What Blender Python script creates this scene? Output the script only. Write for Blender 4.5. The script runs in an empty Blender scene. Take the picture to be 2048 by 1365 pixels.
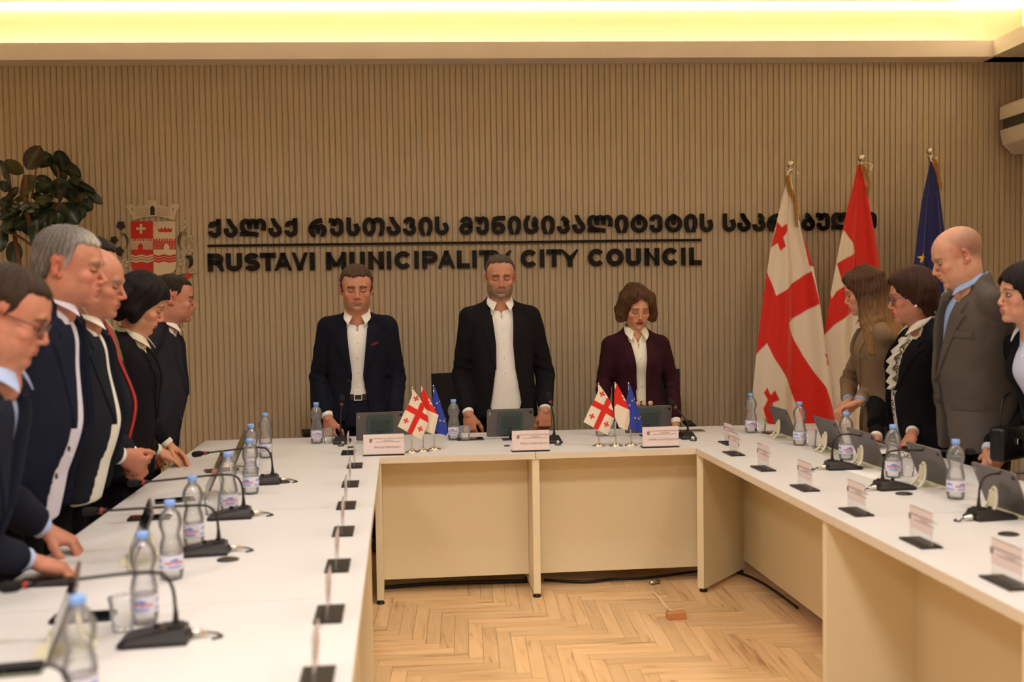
import bpy, bmesh, math, random
import numpy as np
import openvdb
from mathutils import Matrix, Vector
random.seed(7); rng = np.random.default_rng(7)
sc = bpy.context.scene
COL = sc.collection
PI = math.pi

# ---------------------------------------------------------------- camera
F = 2000.0; CAMH = 1.54
def Rz(a): c, s = math.cos(a), math.sin(a); return np.array([[c,-s,0],[s,c,0],[0,0,1.]])
def Rx(a): c, s = math.cos(a), math.sin(a); return np.array([[1,0,0],[0,c,-s],[0,s,c]])
def Ry(a): c, s = math.cos(a), math.sin(a); return np.array([[c,0,s],[0,1,0],[-s,0,c]])
R = Rz(-math.radians(6.35)) @ Rx(math.radians(90-2.456)) @ Rz(-.0147)
C0 = np.array([0, 0, CAMH])
cd = bpy.data.cameras.new('camera'); cam = bpy.data.objects.new('camera', cd); COL.objects.link(cam)
M4 = np.eye(4); M4[:3,:3] = R; M4[:3,3] = C0
cam.matrix_world = Matrix(M4.tolist())
cd.sensor_width = 36.0; cd.lens = 36.0*F/2048.0; cd.clip_start = .05
cd.dof.use_dof = True; cd.dof.focus_distance = 5.9; cd.dof.aperture_fstop = 1.9
sc.camera = cam
def ray(x, y): return R @ np.array([(x-1024)/F, -(y-682.5)/F, -1.])
def onz(x, y, z=.75): d = ray(x, y); return C0 + d*(z-CAMH)/d[2]
def ony(x, y, Y): d = ray(x, y); return C0 + d*Y/d[1]
def onx(x, y, X): d = ray(x, y); return C0 + d*X/d[0]
def onp(x, y, p, n): d = ray(x, y); return C0 + d*((p-C0)@n)/(d@n)

# ---------------------------------------------------------------- view, world, lights
sc.view_settings.view_transform = 'Standard'; sc.view_settings.look = 'None'
sc.view_settings.gamma = 1.0; sc.view_settings.use_curve_mapping = False
sc.view_settings.exposure = 0.16
sc.cycles.transparent_max_bounces = 40
w = bpy.data.worlds.new('world'); sc.world = w; w.use_nodes = True
w.node_tree.nodes['Background'].inputs[0].default_value = (.9, .8, .7, 1)
w.node_tree.nodes['Background'].inputs[1].default_value = .05
WA = -math.radians(3.66)                       # the room is turned against the tables
WO = np.array([.9, 7.15, 0.]); WU = np.array([math.cos(WA), math.sin(WA), 0.]); WV = np.array([math.sin(WA), -math.cos(WA), 0.])
def room(u, v, z=0.): return WO + WU*u + WV*v + np.array([0, 0, z])
CEIL = 3.66
LIGHTS = [(u, v) for v in (3.1, 5.8, 8.4) for u in (-2.6, -.4, 1.9)]
LAMP_COL = (1.0, .96, .925)
for (u, v) in LIGHTS:
    ld = bpy.data.lights.new('ceiling_lamp_light', 'AREA'); ld.shape = 'SQUARE'; ld.size = .58
    ld.energy = {3.1: 15., 5.8: 27., 8.4: 30.}[v]*(1.5 if u == -.4 else .74); ld.color = LAMP_COL
    ld.spread = math.radians(150); lo = bpy.data.objects.new('ceiling_lamp_light', ld); lo.location = room(u, v, CEIL-.035); COL.objects.link(lo)
    lo.rotation_euler = (0, 0, WA)

# ---------------------------------------------------------------- helpers
def lin(c):
    if isinstance(c, str): c = tuple(int(c[i:i+2], 16) for i in (0, 2, 4))
    r = []
    for v in c[:3]:
        v = v/255.0
        r.append(v/12.92 if v <= .04045 else ((v+.055)/1.055)**2.4)
    return tuple(r)
MATS = {}
def mat(name, col=(200,200,200), rough=.6, metal=0., spec=.5, noise=0., nscale=20., bump=0., bscale=200., stretch=(1,1,1), attr=False,
        emit=None, estr=1., sss=0., trans=0., ior=1.45, sheen=0., wrinkle=0., wscale=9., coat=0.):
    if name in MATS: return MATS[name]
    m = bpy.data.materials.new(name); m.use_nodes = True; MATS[name] = m
    nt = m.node_tree; N = nt.nodes; L = nt.links; b = N['Principled BSDF']
    c = lin(col)
    b.inputs['Base Color'].default_value = (*c, 1); b.inputs['Roughness'].default_value = rough
    b.inputs['Metallic'].default_value = metal; b.inputs['Specular IOR Level'].default_value = spec
    b.inputs['IOR'].default_value = ior; b.inputs['Transmission Weight'].default_value = trans
    b.inputs['Coat Weight'].default_value = coat
    if sheen: b.inputs['Sheen Weight'].default_value = sheen
    if sss:
        b.inputs['Subsurface Weight'].default_value = sss; b.inputs['Subsurface Radius'].default_value = (1, .35, .2)
        b.inputs['Subsurface Scale'].default_value = .006
    if emit: b.inputs['Emission Color'].default_value = (*lin(emit), 1); b.inputs['Emission Strength'].default_value = estr
    tc = N.new('ShaderNodeTexCoord'); mp = N.new('ShaderNodeMapping'); mp.inputs['Scale'].default_value = stretch
    L.new(tc.outputs['Object'], mp.inputs['Vector'])
    src = None
    if attr:
        a = N.new('ShaderNodeAttribute'); a.attribute_name = 'Col'; src = a.outputs['Color']
    if noise > 0:
        n = N.new('ShaderNodeTexNoise'); n.inputs['Scale'].default_value = nscale; n.inputs['Detail'].default_value = 5
        L.new(mp.outputs['Vector'], n.inputs['Vector'])
        mx = N.new('ShaderNodeMix'); mx.data_type = 'RGBA'; mx.blend_type = 'MULTIPLY'; mx.inputs['Factor'].default_value = 1
        rmp = N.new('ShaderNodeMapRange'); rmp.inputs['From Min'].default_value = .3; rmp.inputs['From Max'].default_value = .7
        rmp.inputs['To Min'].default_value = 1-noise; rmp.inputs['To Max'].default_value = 1+noise*.4
        L.new(n.outputs['Fac'], rmp.inputs['Value'])
        if src is not None: L.new(src, mx.inputs['A'])
        else: mx.inputs['A'].default_value = (*c, 1)
        L.new(rmp.outputs['Result'], mx.inputs['B']); src = mx.outputs['Result']
    if src is not None: L.new(src, b.inputs['Base Color'])
    last = None
    if wrinkle > 0:
        n2 = N.new('ShaderNodeTexNoise'); n2.inputs['Scale'].default_value = wscale; n2.inputs['Detail'].default_value = 2; n2.inputs['Distortion'].default_value = 1.2
        mp2 = N.new('ShaderNodeMapping'); mp2.inputs['Scale'].default_value = (1, 1, .55); mp2.inputs['Rotation'].default_value = (.3, .5, 0)
        L.new(tc.outputs['Object'], mp2.inputs['Vector']); L.new(mp2.outputs['Vector'], n2.inputs['Vector'])
        bw = N.new('ShaderNodeBump'); bw.inputs['Distance'].default_value = wrinkle; bw.inputs['Strength'].default_value = .8
        L.new(n2.outputs['Fac'], bw.inputs['Height']); last = bw
    if bump > 0:
        n3 = N.new('ShaderNodeTexNoise'); n3.inputs['Scale'].default_value = bscale; n3.inputs['Detail'].default_value = 3
        L.new(mp.outputs['Vector'], n3.inputs['Vector'])
        bb = N.new('ShaderNodeBump'); bb.inputs['Distance'].default_value = bump; bb.inputs['Strength'].default_value = .7
        L.new(n3.outputs['Fac'], bb.inputs['Height'])
        if last: L.new(last.outputs['Normal'], bb.inputs['Normal'])
        last = bb
    if last: L.new(last.outputs['Normal'], b.inputs['Normal'])
    return m

def link(name, me, m=None, parent=None, label=None, cat=None, group=None, kind=None, loc=None, rz=None):
    o = bpy.data.objects.new(name, me); COL.objects.link(o)
    if m is not None and me is not None and len(me.materials) == 0:
        for mm in (m if isinstance(m, (list, tuple)) else [m]): me.materials.append(mm)
    if parent is not None: o.parent = parent
    if label: o['label'] = label
    if cat: o['category'] = cat
    if group: o['group'] = group
    if kind: o['kind'] = kind
    if loc is not None: o.location = Vector([float(v) for v in loc])
    if rz is not None: o.rotation_euler = (0, 0, rz)
    return o
def thing(name, label, cat, loc=(0,0,0), rz=0., group=None):
    return link(name, None, None, None, label, cat, group, None, loc, rz)
def copy_tree(o, label=None, loc=None, rz=None, group=None, parent=None):
    c = o.copy(); COL.objects.link(c)
    if parent is not None: c.parent = parent
    for ch in list(o.children): copy_tree(ch, parent=c)
    if label: c['label'] = label
    if group: c['group'] = group
    if loc is not None: c.location = Vector([float(v) for v in loc])
    if rz is not None: c.rotation_euler = (0, 0, rz)
    return c

class MB:
    def __init__(s): s.v = []; s.f = []; s.mi = []; s.sm = []
    def add(s, vs, fs, mi=0, smooth=False):
        o = len(s.v); s.v += [tuple(float(c) for c in p) for p in vs]
        for f in fs: s.f.append([i+o for i in f]); s.mi.append(mi); s.sm.append(smooth)
        return s
    def box(s, lo, hi, mi=0, b=0.):
        (a, c, e), (A, Cc, E) = lo, hi
        if b <= 0:
            v = [(x, y, z) for z in (e, E) for y in (c, Cc) for x in (a, A)]
            return s.add(v, [(0,2,3,1),(4,5,7,6),(0,1,5,4),(2,6,7,3),(0,4,6,2),(1,3,7,5)], mi)
        bm = bmesh.new(); r = bmesh.ops.create_cube(bm, size=1)
        for v in bm.verts: v.co = Vector(((a+A)/2+v.co.x*(A-a), (c+Cc)/2+v.co.y*(Cc-c), (e+E)/2+v.co.z*(E-e)))
        bmesh.ops.bevel(bm, geom=bm.edges[:], offset=b, segments=2, affect='EDGES', profile=.5)
        bm.verts.index_update()
        s.add([v.co[:] for v in bm.verts], [[v.index for v in f.verts] for f in bm.faces], mi); bm.free(); return s
    def lathe(s, prof, n=24, mi=0, c=(0,0,0), smooth=True, sx=1., sy=1.):
        v = []; f = []
        for r, z in prof:
            for k in range(n):
                a = 2*PI*k/n; v.append((c[0]+r*sx*math.cos(a), c[1]+r*sy*math.sin(a), c[2]+z))
        for i in range(len(prof)-1):
            for k in range(n):
                k2 = (k+1) % n; f.append((i*n+k, i*n+k2, (i+1)*n+k2, (i+1)*n+k))
        if prof[0][0] > 1e-6: f.append(tuple(range(n))[::-1])
        if prof[-1][0] > 1e-6: f.append(tuple((len(prof)-1)*n+k for k in range(n)))
        return s.add(v, f, mi, smooth)
    def tube(s, pts, r, n=8, mi=0, smooth=True, cap=True):
        pts = [np.array(p, float) for p in pts]; m = len(pts)
        rr = r if hasattr(r, '__len__') else [r]*m
        v = []; f = []; up = None
        for i, p in enumerate(pts):
            t = pts[min(i+1, m-1)]-pts[max(i-1, 0)]; t = t/(np.linalg.norm(t)+1e-9)
            if up is None:
                up = np.array([0,0,1.]) if abs(t[2]) < .9 else np.array([1.,0,0])
            a = np.cross(up, t); a /= np.linalg.norm(a)+1e-9; bb = np.cross(t, a); up = bb
            for k in range(n):
                q = 2*PI*k/n; v.append(p+rr[i]*(math.cos(q)*a+math.sin(q)*bb))
        for i in range(m-1):
            for k in range(n):
                k2 = (k+1) % n; f.append((i*n+k, i*n+k2, (i+1)*n+k2, (i+1)*n+k))
        if cap: f.append(tuple(range(n))[::-1]); f.append(tuple((m-1)*n+k for k in range(n)))
        return s.add(v, f, mi, smooth)
    def prism(s, poly, d, fr, mi=0, off=0.):
        """polygon in (a,b) pushed out by d; fr(a,b,c) gives the point"""
        n = len(poly); v = [fr(a, b, off) for a, b in poly]+[fr(a, b, off+d) for a, b in poly]
        f = [tuple(range(n))[::-1], tuple(range(n, 2*n))]+[(i, (i+1) % n, n+(i+1) % n, n+i) for i in range(n)]
        return s.add(v, f, mi)
    def grid(s, P, mi=0, smooth=True):
        h, w_ = P.shape[:2]; v = P.reshape(-1, 3)
        f = [(i*w_+j, i*w_+j+1, (i+1)*w_+j+1, (i+1)*w_+j) for i in range(h-1) for j in range(w_-1)]
        return s.add(v, f, mi, smooth)
    def mesh(s, name='mesh'):
        me = bpy.data.meshes.new(name); me.from_pydata(s.v, [], s.f)
        me.polygons.foreach_set('material_index', s.mi); me.polygons.foreach_set('use_smooth', s.sm); me.update(); return me
    def build(s, name, m, parent=None, **k): return link(name, s.mesh(name), m, parent, **k)
def fan(pts, n=6):                                     # smooth a polyline (Catmull-Rom)
    P = [np.array(p, float) for p in pts]; P = [2*P[0]-P[1]]+P+[2*P[-1]-P[-2]]; out = []
    for i in range(1, len(P)-2):
        for k in range(n):
            t = k/n; a, b, c, d = P[i-1:i+3]
            out.append(.5*((2*b)+(-a+c)*t+(2*a-5*b+4*c-d)*t*t+(-a+3*b-3*c+d)*t**3))
    out.append(P[-2]); return out
def inpoly(x, y, poly):
    r = np.zeros(x.shape, bool); n = len(poly); j = n-1
    for i in range(n):
        xi, yi = poly[i]; xj, yj = poly[j]
        c = ((yi > y) != (yj > y)) & (x < (xj-xi)*(y-yi)/((yj-yi) if yj != yi else 1e-9)+xi); r ^= c; j = i
    return r
def paint(me, cols):                                   # per-vertex colours (linear)
    a = me.color_attributes.new('Col', 'FLOAT_COLOR', 'POINT')
    d = np.ones((len(me.vertices), 4), np.float32); d[:, :3] = cols; a.data.foreach_set('color', d.ravel())
def rframe(u0=0., v0=0., z0=0.):                        # frame of the back wall: (along, up, out)
    return lambda a, b, c: room(u0+a, v0+c, z0+b)
def wallpt(x, y, off=0.):
    p = onp(x, y, room(0, off), WV); q = p-WO; return float(q@WU), float(p[2])
# ---------------------------------------------------------------- implicit surfaces for the people
def smin(a, b, k):
    if k <= 0: return np.minimum(a, b)
    h = np.maximum(k-np.abs(a-b), 0)/k; return np.minimum(a, b)-h*h*k*.25
def smax(a, b, k): return -smin(-a, -b, k)
def sprof(zs, arrs, n=60):                              # rounded profile curves instead of kinked ones
    z = np.linspace(zs[0], zs[-1], n); out = []; k = np.exp(-(np.arange(-9, 10)/4.2)**2); k /= k.sum()
    for a in arrs:
        q = np.interp(z, zs, a); q = np.concatenate([2*q[0]-q[9:0:-1], q, 2*q[-1]-q[-2:-11:-1]]); out.append(np.convolve(q, k, 'valid'))
    return [z]+out
class Vol:
    def __init__(s, lo, hi, h):
        s.h = h; s.i0 = np.floor(np.array(lo)/h).astype(int)-2; s.n = np.ceil(np.array(hi)/h).astype(int)+3-s.i0
        s.D = np.full(tuple(s.n), .2, np.float32)
    def axes(s, lo, hi):
        a = np.clip(np.floor(np.array(lo)/s.h).astype(int)-s.i0, 1, s.n-1); b = np.clip(np.ceil(np.array(hi)/s.h).astype(int)+1-s.i0, 1, s.n-1)
        b = np.maximum(a+1, b)
        g = [((np.arange(a[i], b[i])+s.i0[i])*s.h).astype(np.float32) for i in range(3)]
        return (slice(a[0], b[0]), slice(a[1], b[1]), slice(a[2], b[2])), g[0][:, None, None], g[1][None, :, None], g[2][None, None, :]
    def op(s, fn, lo, hi, k=0., mode='+', m=.03):
        sl, X, Y, Z = s.axes(np.array(lo)-m-k, np.array(hi)+m+k)
        d = fn(X, Y, Z)
        if mode == '+': s.D[sl] = smin(s.D[sl], d, k)
        elif mode == '-': s.D[sl] = smax(s.D[sl], -d, k)
        else: s.D[sl] = smax(s.D[sl], d, k)
        return s
    def ell(s, c, r, k=0., mode='+', rot=None):
        c = np.array(c, float); r = np.array(r, float); rm = r.max() if rot is not None else r
        def fn(X, Y, Z):
            x, y, z = X-c[0], Y-c[1], Z-c[2]
            if rot is not None:
                A = rot.T; x, y, z = A[0,0]*x+A[0,1]*y+A[0,2]*z, A[1,0]*x+A[1,1]*y+A[1,2]*z, A[2,0]*x+A[2,1]*y+A[2,2]*z
            q = np.sqrt((x/r[0])**2+(y/r[1])**2+(z/r[2])**2); g = np.sqrt((x/r[0]**2)**2+(y/r[1]**2)**2+(z/r[2]**2)**2)
            return (q*(q-1)/np.maximum(g, 1e-4)).astype(np.float32)
        return s.op(fn, c-rm, c+rm, k, mode)
    def cone(s, a, b, ra, rb=None, k=0., mode='+', flat=None):
        a = np.array(a, float); b = np.array(b, float); rb = ra if rb is None else rb; d = b-a; L2 = max(d@d, 1e-9)
        def fn(X, Y, Z):
            x, y, z = X-a[0], Y-a[1], Z-a[2]; t = np.clip((x*d[0]+y*d[1]+z*d[2])/L2, 0, 1)
            x = x-t*d[0]; y = y-t*d[1]; z = z-t*d[2]
            if flat is not None: ax, fl = flat; q = x*ax[0]+y*ax[1]+z*ax[2]; e = q*(fl-1); x = x+e*ax[0]; y = y+e*ax[1]; z = z+e*ax[2]
            return (np.sqrt(x*x+y*y+z*z)-(ra+(rb-ra)*t)).astype(np.float32)
        r = max(ra, rb); return s.op(fn, np.minimum(a, b)-r, np.maximum(a, b)+r, k, mode)
    def chain(s, pts, rr, k=.01):
        for i in range(len(pts)-1): s.cone(pts[i], pts[i+1], rr[i], rr[i+1], k)
        return s
    def loft(s, zs, a, b, cx, cy, k=0., mode='+', zlo=None, zhi=None, p=2.3):
        zs, a, b, cx, cy = sprof(np.array(zs), (a, b, cx, cy)); zlo = zs[0] if zlo is None else zlo; zhi = zs[-1] if zhi is None else zhi
        def fn(X, Y, Z):
            A = np.interp(Z, zs, a); B = np.interp(Z, zs, b); X0 = np.interp(Z, zs, cx); Y0 = np.interp(Z, zs, cy)
            q = (np.abs((X-X0)/A)**p+np.abs((Y-Y0)/B)**p)**(1/p)
            d = (q-1)*np.minimum(A, B); return smax(smax(d, zlo-Z, .01), Z-zhi, .02).astype(np.float32)
        ma = max(a); mb = max(b)
        return s.op(fn, (min(cx)-ma, min(cy)-mb, zlo), (max(cx)+ma, max(cy)+mb, zhi), k, mode)
    def disp(s, fn):
        sl, X, Y, Z = s.axes((s.i0)*s.h, (s.i0+s.n)*s.h); s.D[sl] -= fn(X, Y, Z).astype(np.float32); return s
    def mesh(s):
        s.D[0] = s.D[-1] = .2; s.D[:, 0] = s.D[:, -1] = .2; s.D[:, :, 0] = s.D[:, :, -1] = .2
        g = openvdb.FloatGrid(.2); g.copyFromArray(s.D)
        v, q = g.convertToQuads(isovalue=0.)
        v = (np.asarray(v, float)+s.i0)*s.h; q = np.asarray(q)[:, ::-1]
        return v, q
def join(parts):
    vs = []; qs = []; cs = []; o = 0
    for v, q, c in parts:
        vs.append(v); qs.append(q+o); cs.append(np.broadcast_to(np.array(c, float), v.shape)); o += len(v)
    return np.concatenate(vs), np.concatenate(qs), np.concatenate(cs)
def vmesh(name, v, q, cols, m, parent, **k):
    me = bpy.data.meshes.new(name); n = len(q)
    me.vertices.add(len(v)); me.vertices.foreach_set('co', np.ascontiguousarray(v, np.float32).ravel())
    me.loops.add(n*4); me.loops.foreach_set('vertex_index', np.ascontiguousarray(q, np.int32).ravel())
    me.polygons.add(n); me.polygons.foreach_set('loop_start', np.arange(0, n*4, 4, dtype=np.int32))
    me.polygons.foreach_set('use_smooth', np.ones(n, bool)); me.update(calc_edges=True); me.validate()
    if cols is not None: paint(me, np.broadcast_to(cols, (len(me.vertices), 3)))
    return link(name, me, m, parent, **k)
def noise3(x, y, z, sc_, seed=0):                       # cheap smooth noise from sines
    r = np.random.default_rng(seed); o = 0
    for i in range(5):
        d = r.normal(size=3); d /= np.linalg.norm(d); o = o+np.sin((x*d[0]+y*d[1]+z*d[2])*sc_*(1+.35*i)+r.uniform(0, 6.28))
    return o/5
def gs(x, s): return np.exp(-(x/s)**2)

# hands: a left hand, fingers along -z, palm facing -y, thumb on +x
def make_hand(curl=(25, 35, 25), thumb=(0, 0), spread=6, fem=1.):
    V = Vol((-.075*1, -.12, -.215), (.09, .06, .07), .0032)
    V.cone((0, 0, .006), (0, 0, .0), .0255*fem, .0265*fem, 0, flat=((0, 1, 0), 1.2))
    V.cone((0, 0, .0), (0, -.001, -.045), .0265*fem, .031*fem, .02, flat=((0, 1, 0), 1.6))
    for x in (-.026, -.009, .009, .026):
        V.cone((x*.6, 0, -.03), (x, .001, -.086), .014, .0125, .012)
    V.cone((-.026, -.006, -.03), (-.028, -.004, -.075), .013, .011, .012)      # heel of the little-finger side
    V.cone((.02, -.008, -.02), (.03, -.008, -.055), .017, .014, .014)
    tips = []
    for x, ln, r, sp in ((.030, (.041, .025, .021), .0092, 1), (.0105, (.046, .029, .022), .0095, .3), (-.0095, (.043, .027, .021), .009, -.4), (-.028, (.034, .020, .019), .008, -1.2)):
        p = np.array([x, .001, -.088]); a = 0; pts = [p.copy()]
        for j in range(3):
            a += math.radians(curl[j]); sa = math.radians(spread)*sp*(1 if j == 0 else .6)
            p = p+ln[j]*np.array([math.sin(sa)*math.cos(a), -math.sin(a), -math.cos(a)*math.cos(sa)]); pts.append(p.copy())
        V.chain(pts, [r*1.08, r, r*.92, r*.78], .003); tips.append((pts[-1], r))
    t0 = np.array([.024, -.008, -.022]); a1, a2 = math.radians(38+thumb[0]), math.radians(22+thumb[1])
    t1 = t0+.042*np.array([math.sin(a1)*.9, -.35, -math.cos(a1)]); t2 = t1+.032*np.array([math.sin(a2)*.8, -.45, -math.cos(a2)]); t3 = t2+.024*np.array([.05, -.35, -.9])
    V.chain([t0, t1, t2, t3], [.016, .0125, .011, .009], .008)
    v, q = V.mesh(); return v, q
HANDS = {'relax': make_hand((28, 35, 25)), 'flat': make_hand((14, 14, 8), (12, 0), 9), 'fist': make_hand((62, 70, 45), (-12, -10), 1), 'tip': make_hand((34, 12, 8), (14, 6), 13)}
def place_hand(kind, wrist, Fd, Nd, left, s=1.):
    v, q = HANDS[kind]; Fd = np.array(Fd, float); Fd /= np.linalg.norm(Fd); Nd = np.array(Nd, float); Nd -= Fd*(Nd@Fd); Nd /= np.linalg.norm(Nd)
    T = np.cross(Nd, Fd) if left else np.cross(Fd, Nd)
    A = np.stack([T, -Nd, -Fd], 1); v2 = (v*s) @ A.T+np.array(wrist)
    if np.linalg.det(A) < 0: q = q[:, ::-1]
    return v2, q

SKIN = {'tan': lin((192,134,106)), 'pale': lin((204,152,126)), 'ruddy': lin((190,130,106)), 'warm': lin((206,150,118))}
def make_head(o, nbl):
    """o: face options, nbl: base of the neck in head space. Head faces -y, eyes at z=0."""
    fem = o.get('fem', 0); jw = o.get('jaw', 1.)*(0.88 if fem else 1.); fat = o.get('fat', 0.)
    nbl = np.array(nbl, float)
    lo = np.minimum((-.105, -.135, -.15), nbl-.085); hi = np.maximum((.105, .125, .15), nbl+.085)
    V = Vol(lo, hi, o.get('vox', .0034))
    V.ell((0, .018, .038), (.077, .094, .083))
    V.ell((0, -.022, .030), (.067, .072, .070), .03)
    V.ell((0, -.030, -.035), (.056+fat*.5, .062, .078), .03)
    V.ell((0, -.042, -.085), (.039*jw+fat, .044, .034), .03)
    V.ell((0, -.083, -.103), (.019*jw, .016, .015), .022)                      # chin
    for sx in (-1, 1):
        V.ell((sx*.043*jw, -.005, -.068), (.018+fat*.5, .032, .034), .035)             # angle of the jaw
        V.ell((sx*.038, -.068, -.030), (.022+fat*.4, .020, .020), .02)               # cheek
        V.ell((sx*.028, -.060, -.065), (.018+fat, .024, .024), .02)
    V.cone((-.030, -.086, .020), (.030, -.086, .020), .0095, .0095, .016)      # brow ridge
    for sx in (-1, 1): V.ell((sx*.031, -.106, .000), (.0185, .0195, .0135), .010, '-')
    for sx in (-1, 1): V.ell((sx*.031, -.0790, -.0015), (.0155, .0140, .0118), .003)   # lowered lids over the eyes
    nl = o.get('nose', .75 if fem else 1.)
    V.cone((0, -.087, .010), (0, -.102-.010*nl, -.032), .0062, .0085, .010)
    V.ell((0, -.101-.010*nl, -.036), (.0090, .0085, .0080), .006)
    for sx in (-1, 1): V.ell((sx*.0125, -.0975-.004*nl, -.040), (.0075, .010, .0072), .005)
    for sx in (-1, 1): V.ell((sx*.0065, -.104-.006*nl, -.0485), (.0032, .005, .003), .002, '-')
    V.ell((0, -.085, -.066), (.026, .018, .022), .014)
    lipz = .0055 if fem else .0042
    V.ell((0, -.0995, -.0635), (.0215, .0065, lipz), .004); V.ell((0, -.0985, -.0735), (.018, .0075, lipz+.0012), .004)
    V.ell((0, -.108, -.0686), (.021, .006, .0009), .0018, '-')
    V.ell((0, -.100, -.086), (.016, .007, .005), .008, '-')
    for sx in (-1, 1):                                                         # ears
        A = Rz(sx*.62) @ Rx(.12)
        V.ell((sx*.0805, .014, -.006), (.0070, .019, .031), .004, '+', A)
        V.ell((sx*.086, .008, -.004), (.006, .0105, .018), .004, '-', A)
        V.ell((sx*.076, .002, -.030), (.006, .010, .010), .004)
    nr = .045 if fem else .052+fat*.8
    V.cone((0, .022, -.050), nbl, nr*.98, nr*1.12, .035)
    V.cone((0, -.010, -.092), nbl+np.array([0, -.020, .02]), .018, .028, .03)
    v, q = V.mesh()
    x, y, z = v.T; ax = np.abs(x); c = np.tile(np.array(SKIN[o.get('skin', 'tan')]), (len(v), 1))
    def blend(mask, col, a=1.):
        m = np.clip(mask*a, 0, 1)[:, None]; c[:] = c*(1-m)+np.array(col)*m
    front = 1/(1+np.exp((y+.055)*200))
    blend(gs(np.hypot(ax-.04, z+.035), .026)*front, lin((206,112,90)), .42); blend(gs(np.hypot(x, z+.038), .014)*front, lin((205,112,92)), .4)
    blend(gs(np.hypot(ax-.079, (z+.008)*.6), .03)*(ax > .07), lin((205,110,90)), .5)
    lc = lin(o.get('lips', (158,84,74)))
    lip = (((x/.0225)**2+((z+.0684)/(.0115 if fem else .0085))**2) < 1) & (y < -.09); blend(lip.astype(float), lc, .95 if fem else .6)
    blend((gs((z+.0684)/1., .0014)*(ax < .021)*(y < -.085)), lin((92,40,36)), .8)
    hc = lin(o.get('browcol', (52,36,28)))
    bz = (.0225 if fem else .0195)-.0022*np.clip((ax-.014)/.034, 0, 1)**2*2+.004*np.sin(np.clip((ax-.012)/.036, 0, 1)*PI)
    bw = (.0046 if fem else .0078)*(1.1-.6*np.clip((ax-.014)/.036, 0, 1))
    blend(gs(z-bz, bw)*(ax > .012)*(ax < .050)*(y < -.04), hc, .93)
    ez = -.0078+.0030*((ax-.031)/.014)**2
    blend(gs(z-(.0075-.0045*((ax-.031)/.014)**2), .0018)*(np.abs(ax-.031) < .0165)*front, lin((96,52,42)), .7)  # shade of the upper lid crease, painted into the skin colour
    blend(gs(z-ez+.0008, .0030)*(np.abs(ax-.031) < .0160)*front, lin((30,19,17)), .97)
    blend(gs(np.hypot((ax-.031)*.7, z-.006), .012)*front, lin((128,74,60)) if not fem else lin((120,70,60)), .5)  # eye socket shading painted into the skin colour
    blend(gs(np.hypot((ax-.031)*.7, z+.017), .007)*front, lin((150,92,78)), .35)
    if o.get('eyes'):
        e = (((ax-.031)/.0125)**2+((z+.001)/.0052)**2 < 1) & (y < -.07); blend(e.astype(float), lin((215,205,198)))
        e = (np.hypot(ax-.031, z+.0005) < .0056) & (y < -.07); blend(e.astype(float), lin((40,26,20)))
        blend(gs(z-(.0045-.0026*((ax-.031)/.012)**2), .0016)*(np.abs(ax-.031) < .0145)*front, lin((24,16,14)), .95)
    st = o.get('stubble', 0)
    if st:
        nz = .75+.5*rng.random(len(v))
        m = 1/(1+np.exp(-( -z-.042-.35*np.maximum(0, ax-.03)*-1-.4*np.maximum(0, .03-ax))*160))
        m *= (z > -.125)*(y < .03)*(~lip)*(1-gs(np.hypot(x, z+.045), .012)*.6); m = np.maximum(m, gs(z+.0555, .005)*(ax < .026)*(y < -.08)*.95*(~lip))
        bn = .5+.5*noise3(x, y, z, 700, 3); bn = np.clip(bn*.6+.4*rng.random(len(v)), 0, 1)[:, None]; bc = np.array(lin(o.get('beardcol', (120,104,92)))); bm_ = (m*nz*st)[:, None]; c[:] = c*(1-bm_)+bc*(.45+1.0*bn)*bm_; blend(gs(z+.0560, .0045)*(ax < .028)*(y < -.08)*(~lip), bc*.35, st*.8)
    if o.get('buzz'):
        bd = np.interp(y, [-.11, -.05, -.02, 0, .03, .06, .12], [.2, .12, .055, .02, -.01, -.04, -.055])+.004*np.sin(y*600+z*400); m = 1/(1+np.exp((bd-z)*120)); m *= 1/(1+np.exp((z-.085-.35*y)*90)); blend(m, lin(o['buzz']), .6)
    return v, q, c

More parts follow.
